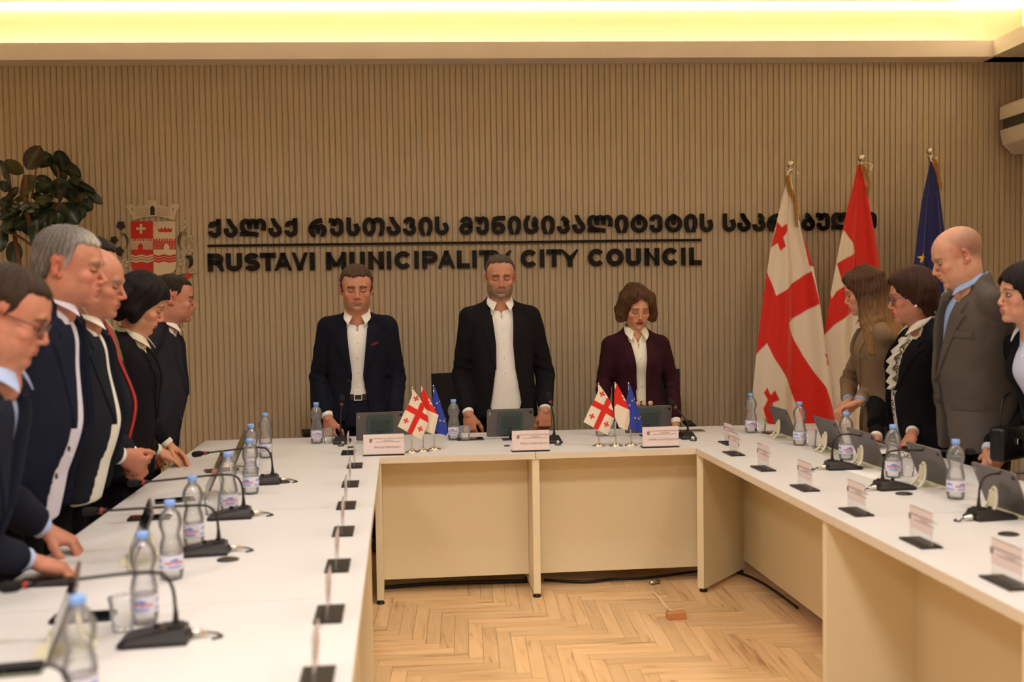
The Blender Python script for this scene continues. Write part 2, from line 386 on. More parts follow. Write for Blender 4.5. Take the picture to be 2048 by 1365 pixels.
def hair_vol(o):
    h = o['hair']; st = h['style']
    zlo = {'short': -.12, 'bob': -.17, 'long': -.46, 'full': -.15, 'side': -.12}[st]
    V = Vol((-.14, -.14, zlo-.02), (.14, .16, .17), .0040 if st != 'long' else .0046)
    t = h.get('t', .010)
    V.ell((0, .020, .040), (.077+t*(.35 if st in ('short', 'side') else .7), .094+t*.6, .083+t*1.35))
    V.ell((0, -.020, .045), (.066+t*.8, .074+t*.9, .060+t), .03)
    V.ell((0, .045, -.015), (.066+t*.6, .066+t*.7, .065), .03)
    if st in ('bob', 'full', 'long') and h.get('locks', 1):                       # locks of hair lying over the mass
        r_ = np.random.default_rng(h.get('seed', 1)); zend = {'bob': -.075, 'full': -.055, 'long': -.33}[st]; fl = h.get('flare', .080); pt = h.get('part', .3)*-.05
        for k in range(44):
            ph = r_.uniform(.30, 1.0)*PI*(1 if k % 2 else -1); sn, cs = math.sin(ph), -math.cos(ph); rx = .079+t*.9; ry = .098+t*.7; j = r_.uniform(-.006, .006)
            T_ = np.array([pt+.030*sn, .015+.035*cs, .120+t*.9]); A_ = np.array([rx*.93*sn+j, .020+ry*.93*cs, .065]); B_ = np.array([(rx+t*.3)*sn, .020+ry*.96*cs, -.005+j]); 
            E_ = np.array([(fl if st == 'bob' else rx*.95 if st == 'long' else rx*.8)*sn*(1 if abs(sn) > .5 else .9), .018+(ry*.85 if st != 'long' else ry*.95)*cs+(-.03 if st == 'long' and abs(sn) > .7 else 0), zend+r_.uniform(-.012, .012)])
            M_ = (B_+E_)/2+np.array([.012*sn, .010*cs, 0]); V.chain([T_, A_, B_, M_, E_], [.004, .007, .008, .008, .004], .020)
        for sx in (-1, 1):
            for k in range(6):
                a_ = k/5; V.chain([(pt, -.060+.03*a_, .112+t*.7), (pt*.4+sx*(.030+.012*a_), -.080-t*.3+.028*a_, .090+t*.3), (sx*(.058+.008*a_), -.070+.03*a_, .050), (sx*(.072+.004*a_), -.045+.03*a_, .0)], [.006, .009, .009, .006], .018)
    if st in ('short', 'side'):
        fz = h.get('line', .066)+.012
        ys = [-.14, -.085, -.060, -.040, -.026, -.020, -.006, .004, .030, .045, .09, .14]
        zz = [fz-.004, fz, fz-.004, fz-.022, .0, -.024, -.022, .026, .020, -.045, -.072, -.072]
        if st == 'side': zz = [.3, .3, .3, .3, .10, .02, .0, .026, .026, -.04, -.072, -.072]
        V.op(lambda X, Y, Z: (np.interp(Y, ys, zz)-Z+.45*np.maximum(0, np.abs(X)-.036)*(Y < -.035)+.0018*np.sin(X*420+np.sin(X*170)*2)*(Y < -.04))*.8, (-.14, -.14, -.2), (.14, .16, .2), h.get('soft', .016), 'x')
        V.op(lambda X, Y, Z: .9*(-(Z-.0)*0+np.abs(X)-(.0800+t*.35+np.maximum(0, Z-.03)*.3)+0*Y+0*Z), (-.14, -.14, -.2), (.14, .16, .2), .01, 'x')
        if st == 'side': V.op(lambda X, Y, Z: (Z-.075-.25*np.maximum(Y, 0))+0*X+0*Y, (-.14, -.14, -.2), (.14, .16, .2), .02, 'x')
    elif st == 'bob':
        for sx in (-1, 1):
            V.cone((sx*(.056+t*.4), .005, .055), (sx*(.068+t*.75), .000, -.045), .044, .030+t*.3, .03); V.cone((sx*(.068+t*.75), .000, -.045), (sx*h.get('flare', .074), -.010, -.078), .030, .017, .025)
            V.cone((sx*.05, .06, .0), (sx*.05, .055, -.09), .045, .025, .03)
        V.ell((0, .055, -.05), (.075, .045, .06), .02)
    elif st == 'full':
        for sx in (-1, 1):
            V.cone((sx*.060, -.005, .06), (sx*.070, .020, -.02), .040, .034, .02); V.cone((sx*.05, .060, .02), (sx*.045, .055, -.085), .05, .03, .03)
        V.ell((0, .06, -.03), (.078, .055, .075), .02); V.ell((0, -.03, .085), (.07, .06, .035), .02)
    elif st == 'long':
        for sx in (-1, 1):
            V.cone((sx*.055, -.010, .065), (sx*.072, .0, -.06), .036, .034, .02)
            V.cone((sx*.072, .0, -.06), (sx*.080, -.020, -.22), .034, .034, .02); V.cone((sx*.080, -.020, -.22), (sx*.072, -.045, -.37), .034, .010, .02)
            V.cone((sx*.04, .06, .0), (sx*.055, .07, -.28), .05, .035, .03)
        V.cone((0, .065, .0), (0, .085, -.30), .060, .04, .03)
    if st in ('bob', 'full', 'long'):                                           # the face stays free
        fy = h.get('open', .060)
        V.op(lambda X, Y, Z: ((np.sqrt((X/(fy*np.interp(Z, [-.5, -.12, -.03, .045, .075], [.70, .80, 1., .92, .55])))**2+(np.minimum(Y+.055, 0)*0)**2)-1)*.05+np.maximum(0, Z-h.get('line', .052)-.35*(X*h.get('part', 0)))*1.5+np.maximum(0, Y+.030)*1.0), (-.14, -.20, -.5), (.14, .02, .1), .012, '-')
        V.cone((0, .03, -.13), (0, .03, -.6), .05, .05, .01, '-')
    fr = h.get('freq', 70); sd = h.get('seed', 1)
    def strands(X, Y, Z):
        ph = np.arctan2(X, Y-.02+1e-6); return (.0013 if st in ('short', 'side') else .0007)*np.sin(ph*fr*.5+4*np.sin(Z*22+ph*3)+Z*30)+.0012*np.sin(ph*fr*.23+Z*55+2)+.0022*noise3(X, Y, Z, 60, sd)*h.get('messy', .5)
    V.disp(strands)
    v, q = V.mesh(); x, y, z = v.T
    ph = np.arctan2(x, y-.02); s = .5+.5*np.sin(ph*31+5*np.sin(z*18)+z*25); s = .6*s+.4*rng.random(len(v))
    a = np.array(lin(h['col'])); b = np.array(lin(h.get('col2', h['col'])))
    m = s*(.6 if 'ombre' not in h else .15)
    if 'ombre' in h: m = np.clip(m+np.clip((-z-.02)/.22, 0, 1)*.9, 0, 1)
    if 'grey_side' in h: m = np.clip(m*.5+np.clip((.05-z)/.06, 0, 1)*.8*np.clip((.03-y)/.03, 0, 1)+gs(y+.09, .05)*.7, 0, 1)
    if 'crown' in h: m = np.clip(m-np.clip((z-.03)/.05, 0, 1)*.6*(y > .0), 0, 1)
    return v, q, a*(1-m[:, None])+b*m[:, None]

CLOTH = {}
def cloth(name, col, **k):
    d = dict(rough=.92, spec=.22, bump=.0006, bscale=900, wrinkle=.006, wscale=8, noise=.12, nscale=60); d.update(k)
    return mat('cloth_'+name, col, **d)
M_skin = mat('skin', attr=True, rough=.5, spec=.35, sss=.12, bump=.0002, bscale=500, noise=.10, nscale=45)
M_hair = mat('hair', attr=True, rough=.62, spec=.2, bump=.0014, bscale=260, stretch=(1, 1, .10), noise=.35, nscale=170)
M_attr = mat('cloth_painted', attr=True, rough=.9, spec=.2, bump=.0005, bscale=900, wrinkle=.005)
M_shoe = mat('shoe_leather', (22,18,17), .35)

def person(label, root, yaw, head, hyaw=0., hpitch=12., hroll=0., hs=1., o=None, jacket=None, shirt=None, pants=None, arms=None,
           sw=.20, aw=.19, bd=.125, belly=0., hip=.175, nb=None, extra=None, bust=0., fem=0, armr=1., shz=1.408):
    o = o or {}; o.setdefault('fem', fem)
    T = thing('person', label, 'person', (root[0], root[1], 0), yaw)
    A = Rz(yaw); loc = np.array([root[0], root[1], 0.]); L = lambda p: A.T @ (np.array(p, float)-loc)
    hp = L(head)
    nbp = hp+np.array(nb if nb is not None else (0, .045, -.160*hs)); s = nbp[2]/1.50; z0 = .95*s
    def shear(v, sg=1):
        t = np.clip((v[:, 2]-z0)/(nbp[2]-z0), 0, 1.12); t = t*(1-.25*(1-t)) ; w_ = v.copy(); w_[:, 0] += sg*nbp[0]*t; w_[:, 1] += sg*(nbp[1]-.0)*t; return w_
    un = lambda p: shear(np.array([p], float), -1)[0]
    # head + neck
    RH = Rz(hyaw) @ Rx(math.radians(hpitch)) @ Ry(math.radians(hroll))
    nbh = RH.T @ (nbp+np.array([0, .0, -.03])-hp)/hs
    v, q, c = make_head(o, nbh); wx = o.get('wx', 1.05 if fem else 1.10); v[:, 0] *= wx; parts = [((v*hs) @ RH.T+hp, q, c)]
    # hidden trunk and legs, coarse
    zs = np.array([.80, .90, 1.0, 1.1, 1.2, 1.3, 1.40, 1.46])*s
    a = np.array([hip*.97, hip, aw*.94, aw*.92-(.012 if fem else 0), aw*.96, aw, aw*.90, aw*.55])
    b = np.array([bd+belly*.3, bd+belly*.6, bd+belly*.85, bd+belly, bd+belly*.6, bd+.004+bust*.5, bd*.92, bd*.62])
    cy = np.array([-belly*.4, -belly*.65, -belly*.85, -belly*.95, -belly*.5, -.004-bust*.5, .006, .012])
    cx = np.zeros(8); ze_, ae_, be_, cye_ = sprof(zs, (a, b, cy))
    Bv = Vol((-.33, -.25, .75*s), (.33, .25, 1.52*s), .018); Bv.loft(zs, a*.76, b*.64, cx, cy)
    v, q = Bv.mesh(); sk = np.array(SKIN[o.get('skin', 'tan')]); parts.append((shear(v), q, sk))
    # arms
    sleeves = []; cuffs = []
    for side, (el, wr, kind, Fd, Nd) in (arms or {}).items():
        sx = -1 if side == 'L' else 1                                  # L: image-left when the figure faces the camera
        el = L(el); wr = L(wr); Fl = A.T @ np.array(Fd, float); Nl = A.T @ np.array(Nd, float)
        hv, hq = place_hand(kind, wr, Fl, Nl, left=(sx > 0), s=(.90 if fem else 1.03)); parts.append((hv, hq, sk*np.array([1.0, .93, .9])))
        fd = (wr-el)/np.linalg.norm(wr-el); Fv = Vol(wr-.13, wr+.05, .006); Fv.cone(wr-fd*.10, wr+fd*.004, .031, .0255 if not fem else .0225); fv, fq = Fv.mesh(); parts.append((fv, fq, sk*np.array([1.0, .95, .92])))
        sh = np.array([sx*(sw-.024), .01, shz*s]); e2 = un(el); w2 = un(wr); d = (w2-e2)/np.linalg.norm(w2-e2)
        sleeves.append((sh, e2, w2-d*.062)); cuffs.append((w2-d*.08, w2+d*.01))
    v, q, c = join(parts); vmesh('body', v, q, c, M_skin, T)
    # hair
    if 'hair' in o:
        v, q, c = hair_vol(o); v[:, 0] *= wx; vmesh('hair', (v*hs) @ RH.T+hp, q, c, M_hair, T)
    # shirt: trunk, collar, cuffs
    if shirt:
        nbu = np.array([0, 0.0, nbp[2]])
        S = Vol((-.30, -.27, .78*s), (.30, .24, nbp[2]+.09), .0098)
        S.loft(zs, a-.024, b-.021, cx, cy); 
        for sx in (-1, 1): S.cone((sx*.04, .012, 1.462*s), (sx*(sw-.06), .008, (shz-.02)*s), .044, .04, .03)
        S.cone((0, .010, 1.45*s), (0, .012, nbp[2]-.055), .074, .066 if not fem else .058, .02)
        op = shirt.get('open', .10)*.45+.012                             # neck opening of the collar
        S.op(lambda X, Y, Z: np.maximum(np.abs(X)-np.interp(Z, [nbp[2]-op, nbp[2]+.01], [.001, .030]), Y+.010)+0*Z, (-.06, -.2, nbp[2]-op-.0), (.06, .0, nbp[2]+.1), .003, '-')
        S.cone((0, .012, nbp[2]-.02), (0, .016, nbp[2]+.1), .0595 if not fem else .051, .0595 if not fem else .051, .003, '-')
        v, q = S.mesh(); P = [(shear(v), q, np.array(lin(shirt['col'])))]
        for c0, c1 in cuffs:
            lo = np.minimum(c0, c1)-.06; hi = np.maximum(c0, c1)+.06; Kv = Vol(lo, hi, .005); Kv.cone(c0, c1, .036*(.9 if fem else 1), .034*(.9 if fem else 1)); d_ = (c1-c0)/np.linalg.norm(c1-c0); e_ = c1-d_*.018; Kv.op(lambda X, Y, Z: ((X-e_[0])*d_[0]+(Y-e_[1])*d_[1]+(Z-e_[2])*d_[2]), lo, hi, .003, 'x'); 
            v, q = Kv.mesh(); P.append((shear(v), q, np.array(lin(shirt.get('cuff', shirt['col'])))))
        v, q, c = join(P); so = vmesh('shirt', v, q, c, shirt.get('mat', mat('cloth_shirt', attr=True, rough=.85, spec=.3, bump=.0004, bscale=900, wrinkle=.004, wscale=14)), T)
        kk = .90 if fem else 1.; zn = nbp[2]; fy = np.interp(1.42*s, zs, cy-b)+.008
        mb = MB()
        for sx in (-1, 1):
            A0 = [np.array(t_) for t_ in ((sx*.064*kk, .030, zn+.052), (sx*.018*kk, -.052*kk, zn+.012), (sx*.050*kk, min(-.088*kk, fy-.010), zn-.046), (sx*.080*kk, -.010, zn+.008))]
            n = 9; G_ = np.zeros((n, n, 3))
            for ii in range(n):
                for jj in range(n):
                    a_, b_ = ii/(n-1), jj/(n-1); p_ = (A0[0]*(1-a_)+A0[1]*a_)*(1-b_)+(A0[3]*(1-a_)+A0[2]*a_)*b_
                    rad = np.array([p_[0], p_[1]-.012, 0]); rad /= np.linalg.norm(rad)+1e-9; G_[ii, jj] = p_+rad*.016*math.sin(PI*a_)*(1-.3*b_)+rad*.004*math.sin(PI*b_)
            G1 = shear(G_.reshape(-1, 3)).reshape(n, n, 3); cen = shear(np.array([[0, .02, zn-.02]]))[0]; nr_ = (G1-cen); nr_ /= np.linalg.norm(nr_, axis=2, keepdims=True); G2 = G1+nr_*.0035
            mb.grid(G1); mb.grid(G2[:, ::-1])
            for e1, e2 in ((G1[0], G2[0]), (G1[-1], G2[-1]), (G1[:, 0], G2[:, 0]), (G1[:, -1], G2[:, -1])): mb.grid(np.stack([e1, e2], 0), smooth=False)
        th = np.linspace(-.62*PI, .62*PI, 33); rb_ = .0665*kk
        for dr, fl in ((0, 1), (.0032, -1)):
            Gb = np.array([[((rb_+dr)*math.sin(t_), .012+(rb_+dr)*math.cos(t_)*1.02, zn-.040+h_*(.102-.028*(1-math.cos(t_))/1.5)) for t_ in th] for h_ in np.linspace(0, 1, 5)]); Gb = shear(Gb.reshape(-1, 3)).reshape(5, 33, 3); mb.grid(Gb[:, ::fl]); 
            if dr == 0: top0 = Gb[-1]
            else: mb.grid(np.stack([top0, Gb[-1]], 0), smooth=False)
        cm_ = mb.mesh('collar'); paint(cm_, np.array(lin(shirt['col']))); link('collar', cm_, MATS['cloth_shirt'], so)
        if shirt.get('buttons', 1):
            for k in range(6):
                zb = nbp[2]-.07-.088*k
                if zb < 1.0*s: break
                p = np.array([[.002, np.interp(zb, ze_, cye_)-np.interp(zb, ze_, be_)+.0200, zb]]); m_ = MB(); m_.lathe([(.0, -.001), (.0052, -.001), (.0052, .0012), (.0, .0018)], 10)
                bo = m_.build('shirt_button', mat('button_pearl', (232,226,210), .3), so); bo.location = Vector(shear(p)[0]); bo.rotation_euler = (PI/2, 0, 0)
    # jacket
    if jacket:
        hem = jacket.get('hem', .80)*s
        zj = np.array([hem, .90*s, 1.0*s, 1.1*s, 1.2*s, 1.3*s, 1.40*s, 1.46*s]) if hem < .88*s else np.array([hem, hem+.02, 1.0*s, 1.1*s, 1.2*s, 1.3*s, 1.40*s, 1.46*s])
        fl = jacket.get('flare', .012)
        aj = a+np.array([fl+.012, fl*.8+.008, .004, 0, 0, 0, 0, 0]); bj = b+np.array([.02, .012, .006, .004, .004, .004, .004, 0])
        pts = [p for t_ in sleeves for p in t_]; allp = np.array(pts+[(-.27, -.22, hem), (.27, .22, nbp[2]+.07)])
        J = Vol(allp.min(0)-.09, allp.max(0)+.09, .0082)
        J.loft(zj, aj, bj, cx, cy, zlo=hem)
        rs = .056*armr*(.92 if fem else 1)
        for sx in (-1, 1):
            J.cone((sx*.040, .016, 1.478*s), (sx*(sw-.035), .008, (shz+.012)*s), .046 if fem else .052, rs*.96, .025); J.cone((sx*.03, .03, 1.46*s), (sx*.10, .03, 1.30*s), .07, .08, .03)
        J.cone((0, .022, 1.47*s), (0, .028, nbp[2]+.012), .083 if not fem else .072, .076 if not fem else .064, .03)      # collar
        J.cone((0, .012, nbp[2]-.05), (0, .014, nbp[2]+.12), .068 if not fem else .058, .07, .004, '-')
        for sh, el, wr in sleeves:
            J.cone(sh, el, rs*1.12, rs*.98, .022); J.cone(el, wr, rs*.98, rs*.80, .012)
            d = (wr-el)/np.linalg.norm(wr-el); J.op(lambda X, Y, Z, d=d, wr=wr: -((X-wr[0])*d[0]+(Y-wr[1])*d[1]+(Z-wr[2])*d[2]), wr-.07, wr+.07, .002, 'x') if False else None
        ow = jacket.get('open', [(.80, .075), (.95, .055), (1.10, .042), (1.25, .050), (1.40, .060), (1.50, .066)])
        oz = np.array([t_[0] for t_ in ow])*s; oh = np.array([t_[1] for t_ in ow]); sk_ = jacket.get('skew', 0.)
        J.disp(lambda X, Y, Z: .0040*noise3(X, Y, Z*1.3, 24, jacket.get('seed', 3)) + .0028*np.sin(Z*110+X*40+noise3(X, Y, Z, 14, 5)*4)*gs(Z-1.12*s, .07)*(np.abs(X) > aw-.01))
        if ow: J.op(lambda X, Y, Z: np.maximum(np.abs(X-sk_)-np.interp(Z, oz, oh), Y+.0)+0*Z, (-.12, -.35, .6), (.12, .0, nbp[2]+.1), .007, '-')
        v, q = J.mesh(); col = np.array(lin(jacket['col'])); cols = np.tile(col, (len(v), 1))
        if 'paint' in jacket: cols = jacket['paint'](v, cols, s)
        v = shear(v)
        jo = vmesh('jacket', v, q, cols, jacket.get('mat', M_attr), T)
        zz_, aa_, bb_, yy_ = sprof(zj, (aj, bj, cy)); js = jacket.get('seed', 3)
        def surf(x, z, o_): return np.interp(z, zz_, yy_)-np.interp(z, zz_, bb_)*max(.04, 1-min(1, abs(x)/np.interp(z, zz_, aa_))**2.3)**(1/2.3)-o_
        def patch(name, fn, nu, nv, th):                        # a panel of cloth lying on the front of the jacket
            G0 = np.zeros((nu, nv, 3)); G1 = np.zeros((nu, nv, 3))
            for u_ in range(nu):
                for v_ in range(nv):
                    x_, z_ = fn(u_/(nu-1), v_/(nv-1)); G0[u_, v_] = (x_, surf(x_, z_, -.008), z_); G1[u_, v_] = (x_, surf(x_, z_, th), z_)
            G0 = shear(G0.reshape(-1, 3)).reshape(nu, nv, 3); G1 = shear(G1.reshape(-1, 3)).reshape(nu, nv, 3); mb = MB(); mb.grid(G1)
            for e_ in ((G0[0], G1[0]), (G0[-1], G1[-1]), (G0[:, 0], G1[:, 0]), (G0[:, -1], G1[:, -1])): mb.grid(np.stack(e_, 0), smooth=False)
            pm_ = mb.mesh(name); cc_ = np.array(lin(jacket['col']))
            if 'paint' in jacket: cc_ = np.array(lin((116,98,72)))
            paint(pm_, cc_); link(name, pm_, jacket.get('mat', M_attr), jo)
        if jacket.get('lapel', 1):
            zl = np.array([1.10, 1.16, 1.24, 1.33, 1.375, 1.3751, 1.44])*s; wl = np.array([.004, .022, .045, .066, .078, .052, .050]) if not fem else np.array([.004, .020, .040, .058, .070, .046, .044]); lb = jacket.get('lapel_from', 1.10)*s
            for sx in (-1, 1): patch('lapel', lambda u_, v_, sx=sx: (sk_+sx*(np.interp(lb+(1.43*s-lb)*u_, oz, oh)-.003+np.interp(1.10*s+(.33*s)*u_, zl, wl)*v_), lb+(1.43*s-lb)*u_), 34, 7, .0085)
        for x0_, x1_, z0_, z1_ in jacket.get('pockets', []):
            patch('pocket_flap', lambda u_, v_: (x0_+(x1_-x0_)*v_, (z0_+(z1_-z0_)*u_)*s), 5, 9, .006)
        for zb, xb in jacket.get('buttons', []):
            p = np.array([[xb, np.interp(zb*s, zj, cy)-np.interp(zb*s, zj, bj)*max(.1, 1-(abs(xb)/aw)**2.3)**(1/2.3)-.003, zb*s]]); m_ = MB(); m_.lathe([(0, -.002), (.009, -.002), (.0095, .002), (0, .003)], 12)
            bo = m_.build('jacket_button', mat('button_dark', (44,36,30), .35), jo); bo.location = Vector(shear(p)[0]); bo.rotation_euler = (PI/2, 0, 0)
    # trousers and shoes
    pz = Vol((-.26, -.22, .04), (.26, .2, 1.02*s), .015)
    pz.loft(np.array([.80, .90, 1.0])*s, [hip*.95, hip*.97, aw*.9], [bd*.95, bd, bd*.92+belly*.5], [0, 0, 0], [0, 0, -belly*.4])
    for sx in (-1, 1):
        pz.cone((sx*.085, 0, .84*s), (sx*.095, -.008, .48*s), .088 if not fem else .082, .062, .03); pz.cone((sx*.095, -.008, .48*s), (sx*.10, .012, .09), .062, .047 if not fem else .04, .02)
    v, q = pz.mesh(); vmesh('trousers', v, q, lin((pants or {}).get('col', (22,22,28))), M_attr, T)
    for sx in (-1, 1):
        SV = Vol((sx*.10-.06, -.21, -.01), (sx*.10+.06, .10, .12), .011); SV.ell((sx*.10, -.085, .036), (.045, .11, .034)); SV.ell((sx*.10, .015, .05), (.038, .055, .048), .02)
        SV.op(lambda X, Y, Z: .004-Z+0*X+0*Y, (sx*.10-.06, -.21, -.01), (sx*.10+.06, .10, .12), 0, 'x'); v, q = SV.mesh(); vmesh('shoe', v, q, None, M_shoe, T)
    info = dict(T=T, hp=hp, RH=RH, hs=hs, nbp=nbp, s=s, shear=shear, zs=ze_, a=ae_, b=be_, cy=cye_, L=L)
    if extra: extra(info)
    return info
# ---------------------------------------------------------------- the room
m_wall = mat('wall_backing', (150,126,92), .8)
m_slat = mat('wall_slat', (186,168,139), .62, noise=.05, nscale=30, stretch=(6,6,.4), spec=.35)
m_paint = mat('plaster_white', (226,214,196), .85, noise=.02, nscale=4)
m_ceil = mat('ceiling_paint', (236,230,218), .9)
UL, UR, VD = -4.2, 3.66, 10.2
def rbox(name, u0, u1, v0, v1, z0, z1, m, parent=None, **k):
    mb = MB(); v = [room(u, v_, z) for z in (z0, z1) for v_ in (v1, v0) for u in (u0, u1)]
    mb.add(v, [(0,2,3,1),(4,5,7,6),(0,1,5,4),(2,6,7,3),(0,4,6,2),(1,3,7,5)]); return mb.build(name, m, parent, **k)
wall = rbox('wall_back', UL-.1, UR+.1, -.16, -.012, -.05, CEIL, m_wall, kind='structure')
SP = .0409
def slat_mesh():
    mb = MB(); z0, z1 = .0, 3.224
    pr = [(-.0200,-.0125),(-.0200,-.0090),(-.0166,-.0090),(-.0166,.0),(.0126,.0),(.0126,-.0045),(.0185,-.0045),(.0185,-.0125)]
    v = [(x, -y, z) for z in (z0, z1) for x, y in pr]; n = len(pr)
    mb.add(v, [tuple(range(n)), tuple(range(n, 2*n))[::-1]]+[(i, n+i, n+(i+1) % n, (i+1) % n) for i in range(n)]); return mb.mesh('slat')
sm_ = slat_mesh(); sm_.materials.append(m_slat)
n_sl = int((UR-UL)/SP)
for i in range(n_sl):
    link('slat', sm_, None, wall, loc=room(UL+SP*(i+.5), .0), rz=WA)
m_up = mat('cove_wall_paint', (250,248,240), .85)
rbox('trim_1', UL, UR, .004, .10, CEIL-.0455, CEIL-.0, m_up, kind='structure')                 # small ledge that carries the upper light strip
SB, ST = 3.208, 3.322; SD = .17; SRU = 3.36
sf = rbox('trim_2', UL, UR, .0, SD-.018, SB, SB+.03, m_paint, kind='structure')
rbox('fascia', UL, SRU-.018, SD-.018, SD, SB, ST, m_paint, sf)
sf2 = rbox('trim_3', SRU, UR, .0, VD, SB, SB+.03, m_paint, kind='structure')
rbox('fascia', SRU-.018, SRU, SD-.018, VD, SB, ST, m_paint, sf2)
m_led = mat('led_strip', (255,240,200), .5, emit=(255,243,216), estr=120.)
m_led2 = mat('led_strip_upper', (255,240,200), .5, emit=(255,238,190), estr=30.)
o = rbox('light_strip', UL+.05, SRU-.05, SD-.075, SD-.060, SB+.032, SB+.040, m_led); o['label'] = 'glowing warm light strip lying in the cove above the back wall'; o['category'] = 'light'
o = rbox('light_strip', SRU+.055, SRU+.070, SD, 8.5, SB+.032, SB+.040, m_led); o['label'] = 'glowing warm light strip lying in the cove along the right wall'; o['category'] = 'light'
o = rbox('light_strip', UL+.05, UR-.02, .004, .014, CEIL-.062, CEIL-.047, m_led2); o['label'] = 'bright thin light strip in the corner under the upper ceiling'; o['category'] = 'light'
rbox('ceiling', UL-.1, UR+.1, -.1, VD+.1, CEIL, CEIL+.1, m_ceil, kind='structure')
rbox('wall_right', UR, UR+.1, -.1, VD, -.05, CEIL, m_paint, kind='structure')
rbox('wall_left', UL-.1, UL, -.1, VD, -.05, CEIL, m_paint, kind='structure')
rbox('wall_front', UL-.1, UR+.1, VD, VD+.1, -.05, CEIL, m_paint, kind='structure')
for k, (u, v) in enumerate(LIGHTS):
    t = thing('ceiling_lamp', ['square white ceiling lamp, %s lamp of the %s row from the back wall' % (a, b) for b in ('first', 'second', 'third') for a in ('left', 'middle', 'right')][k], 'lamp', room(u, v, CEIL), WA, 'square ceiling lamps')
    mb = MB()
    for lo, hi in (((-.32,-.32,-.04), (.32,-.29,0)), ((-.32,.29,-.04), (.32,.32,0)), ((-.32,-.29,-.04), (-.29,.29,0)), ((.29,-.29,-.04), (.32,.29,0))): mb.box(lo, hi)
    mb.build('frame', mat('lamp_frame', (235,235,232), .4), t)
    MB().box((-.29,-.29,-.03), (.29,.29,-.02)).build('diffuser', mat('lamp_diffuser', (255,245,230), .5, emit=(255,232,198), estr=3.), t)

# floor: herringbone parquet, single planks where the photograph shows them
def wood(name, ax):
    m = bpy.data.materials.new(name); m.use_nodes = True; nt = m.node_tree; N = nt.nodes; L = nt.links; b = N['Principled BSDF']
    tc = N.new('ShaderNodeTexCoord'); gm = N.new('ShaderNodeNewGeometry'); oi = N.new('ShaderNodeObjectInfo')
    ad = N.new('ShaderNodeMath'); ad.operation = 'ADD'; L.new(gm.outputs['Random Per Island'], ad.inputs[0]); L.new(oi.outputs['Random'], ad.inputs[1])
    fr = N.new('ShaderNodeMath'); fr.operation = 'FRACT'; L.new(ad.outputs[0], fr.inputs[0])
    off = N.new('ShaderNodeVectorMath'); off.operation = 'SCALE'; off.inputs[0].default_value = (17, 31, 7); L.new(fr.outputs[0], off.inputs['Scale'])
    va = N.new('ShaderNodeVectorMath'); va.operation = 'ADD'; L.new(gm.outputs['Position'], va.inputs[0]); L.new(off.outputs[0], va.inputs[1])
    mp = N.new('ShaderNodeMapping'); mp.inputs['Rotation'].default_value = (0, 0, -WA); mp.inputs['Scale'].default_value = (1.2, 12, 1) if ax == 0 else (12, 1.2, 1)
    L.new(va.outputs[0], mp.inputs['Vector'])
    n = N.new('ShaderNodeTexNoise'); n.inputs['Scale'].default_value = 2.2; n.inputs['Detail'].default_value = 6; n.inputs['Distortion'].default_value = .8
    L.new(mp.outputs[0], n.inputs['Vector'])
    cr = N.new('ShaderNodeValToRGB'); e = cr.color_ramp.elements
    e[0].position = .27; e[0].color = (*lin((164,118,78)), 1); e[1].position = .40; e[1].color = (*lin((212,172,122)), 1)
    q = cr.color_ramp.elements.new(.62); q.color = (*lin((222,184,136)), 1)
    L.new(n.outputs['Fac'], cr.inputs[0])
    hs = N.new('ShaderNodeHueSaturation'); mr = N.new('ShaderNodeMapRange'); mr.inputs['To Min'].default_value = .88; mr.inputs['To Max'].default_value = 1.08
    L.new(fr.outputs[0], mr.inputs['Value']); L.new(mr.outputs[0], hs.inputs['Value']); L.new(cr.outputs[0], hs.inputs['Color']); L.new(hs.outputs[0], b.inputs['Base Color'])
    b.inputs['Roughness'].default_value = .38; b.inputs['Specular IOR Level'].default_value = .4
    return m
mw = [wood('parquet_along', 0), wood('parquet_across', 1)]
floor = rbox('floor', UL-.1, UR+.1, -.1, VD+.1, -.06, -.0075, mat('floor_base', (96,68,44), .9), kind='structure')
Wp, Lp, G = .064, .448, .0007
pm = []
for ax in (0, 1):
    mb = MB(); a, b = (Lp/2-G, Wp/2-G) if ax == 0 else (Wp/2-G, Lp/2-G)
    mb.box((-a, -b, -.007), (a, b, 0)); me = mb.mesh('plank'); me.materials.append(mw[ax]); pm.append(me)
rest = [MB(), MB()]; cand = []
for k in range(-170, 171):
    for m_ in range(-20, 21):
        for ax in (0, 1):
            if ax == 0: cu, cv = k*Wp+m_*Lp+Lp/2, k*Wp-m_*Lp+Wp/2
            else: cu, cv = k*Wp+m_*Lp+Wp/2, k*Wp+Wp-m_*Lp+Lp/2
            cv += 2.0
            if not (UL+.10 < cu < UR-.10 and .08 < cv < VD-.08): continue
            p = room(cu, cv); vis = (-.30 < p[0] < 2.0) and (3.80 < p[1] < 5.6); cand.append((0 if vis else 1, cu, cv, ax))
nv = 0
for vis, cu, cv, ax in cand:
    if vis == 0 and nv < 290: link('plank', pm[ax], None, floor, loc=room(cu, cv), rz=WA); nv += 1
    else:
        a, b = (Lp/2-G, Wp/2-G) if ax == 0 else (Wp/2-G, Lp/2-G)
        v = [room(cu+x, cv-y, z) for z in (-.007, 0) for y in (-b, b) for x in (-a, a)]
        rest[ax].add(v, [(4,5,7,6),(0,1,5,4),(2,6,7,3),(0,4,6,2),(1,3,7,5)])
for ax in (0, 1): rest[ax].build('parquet', mw[ax], floor, kind='stuff')

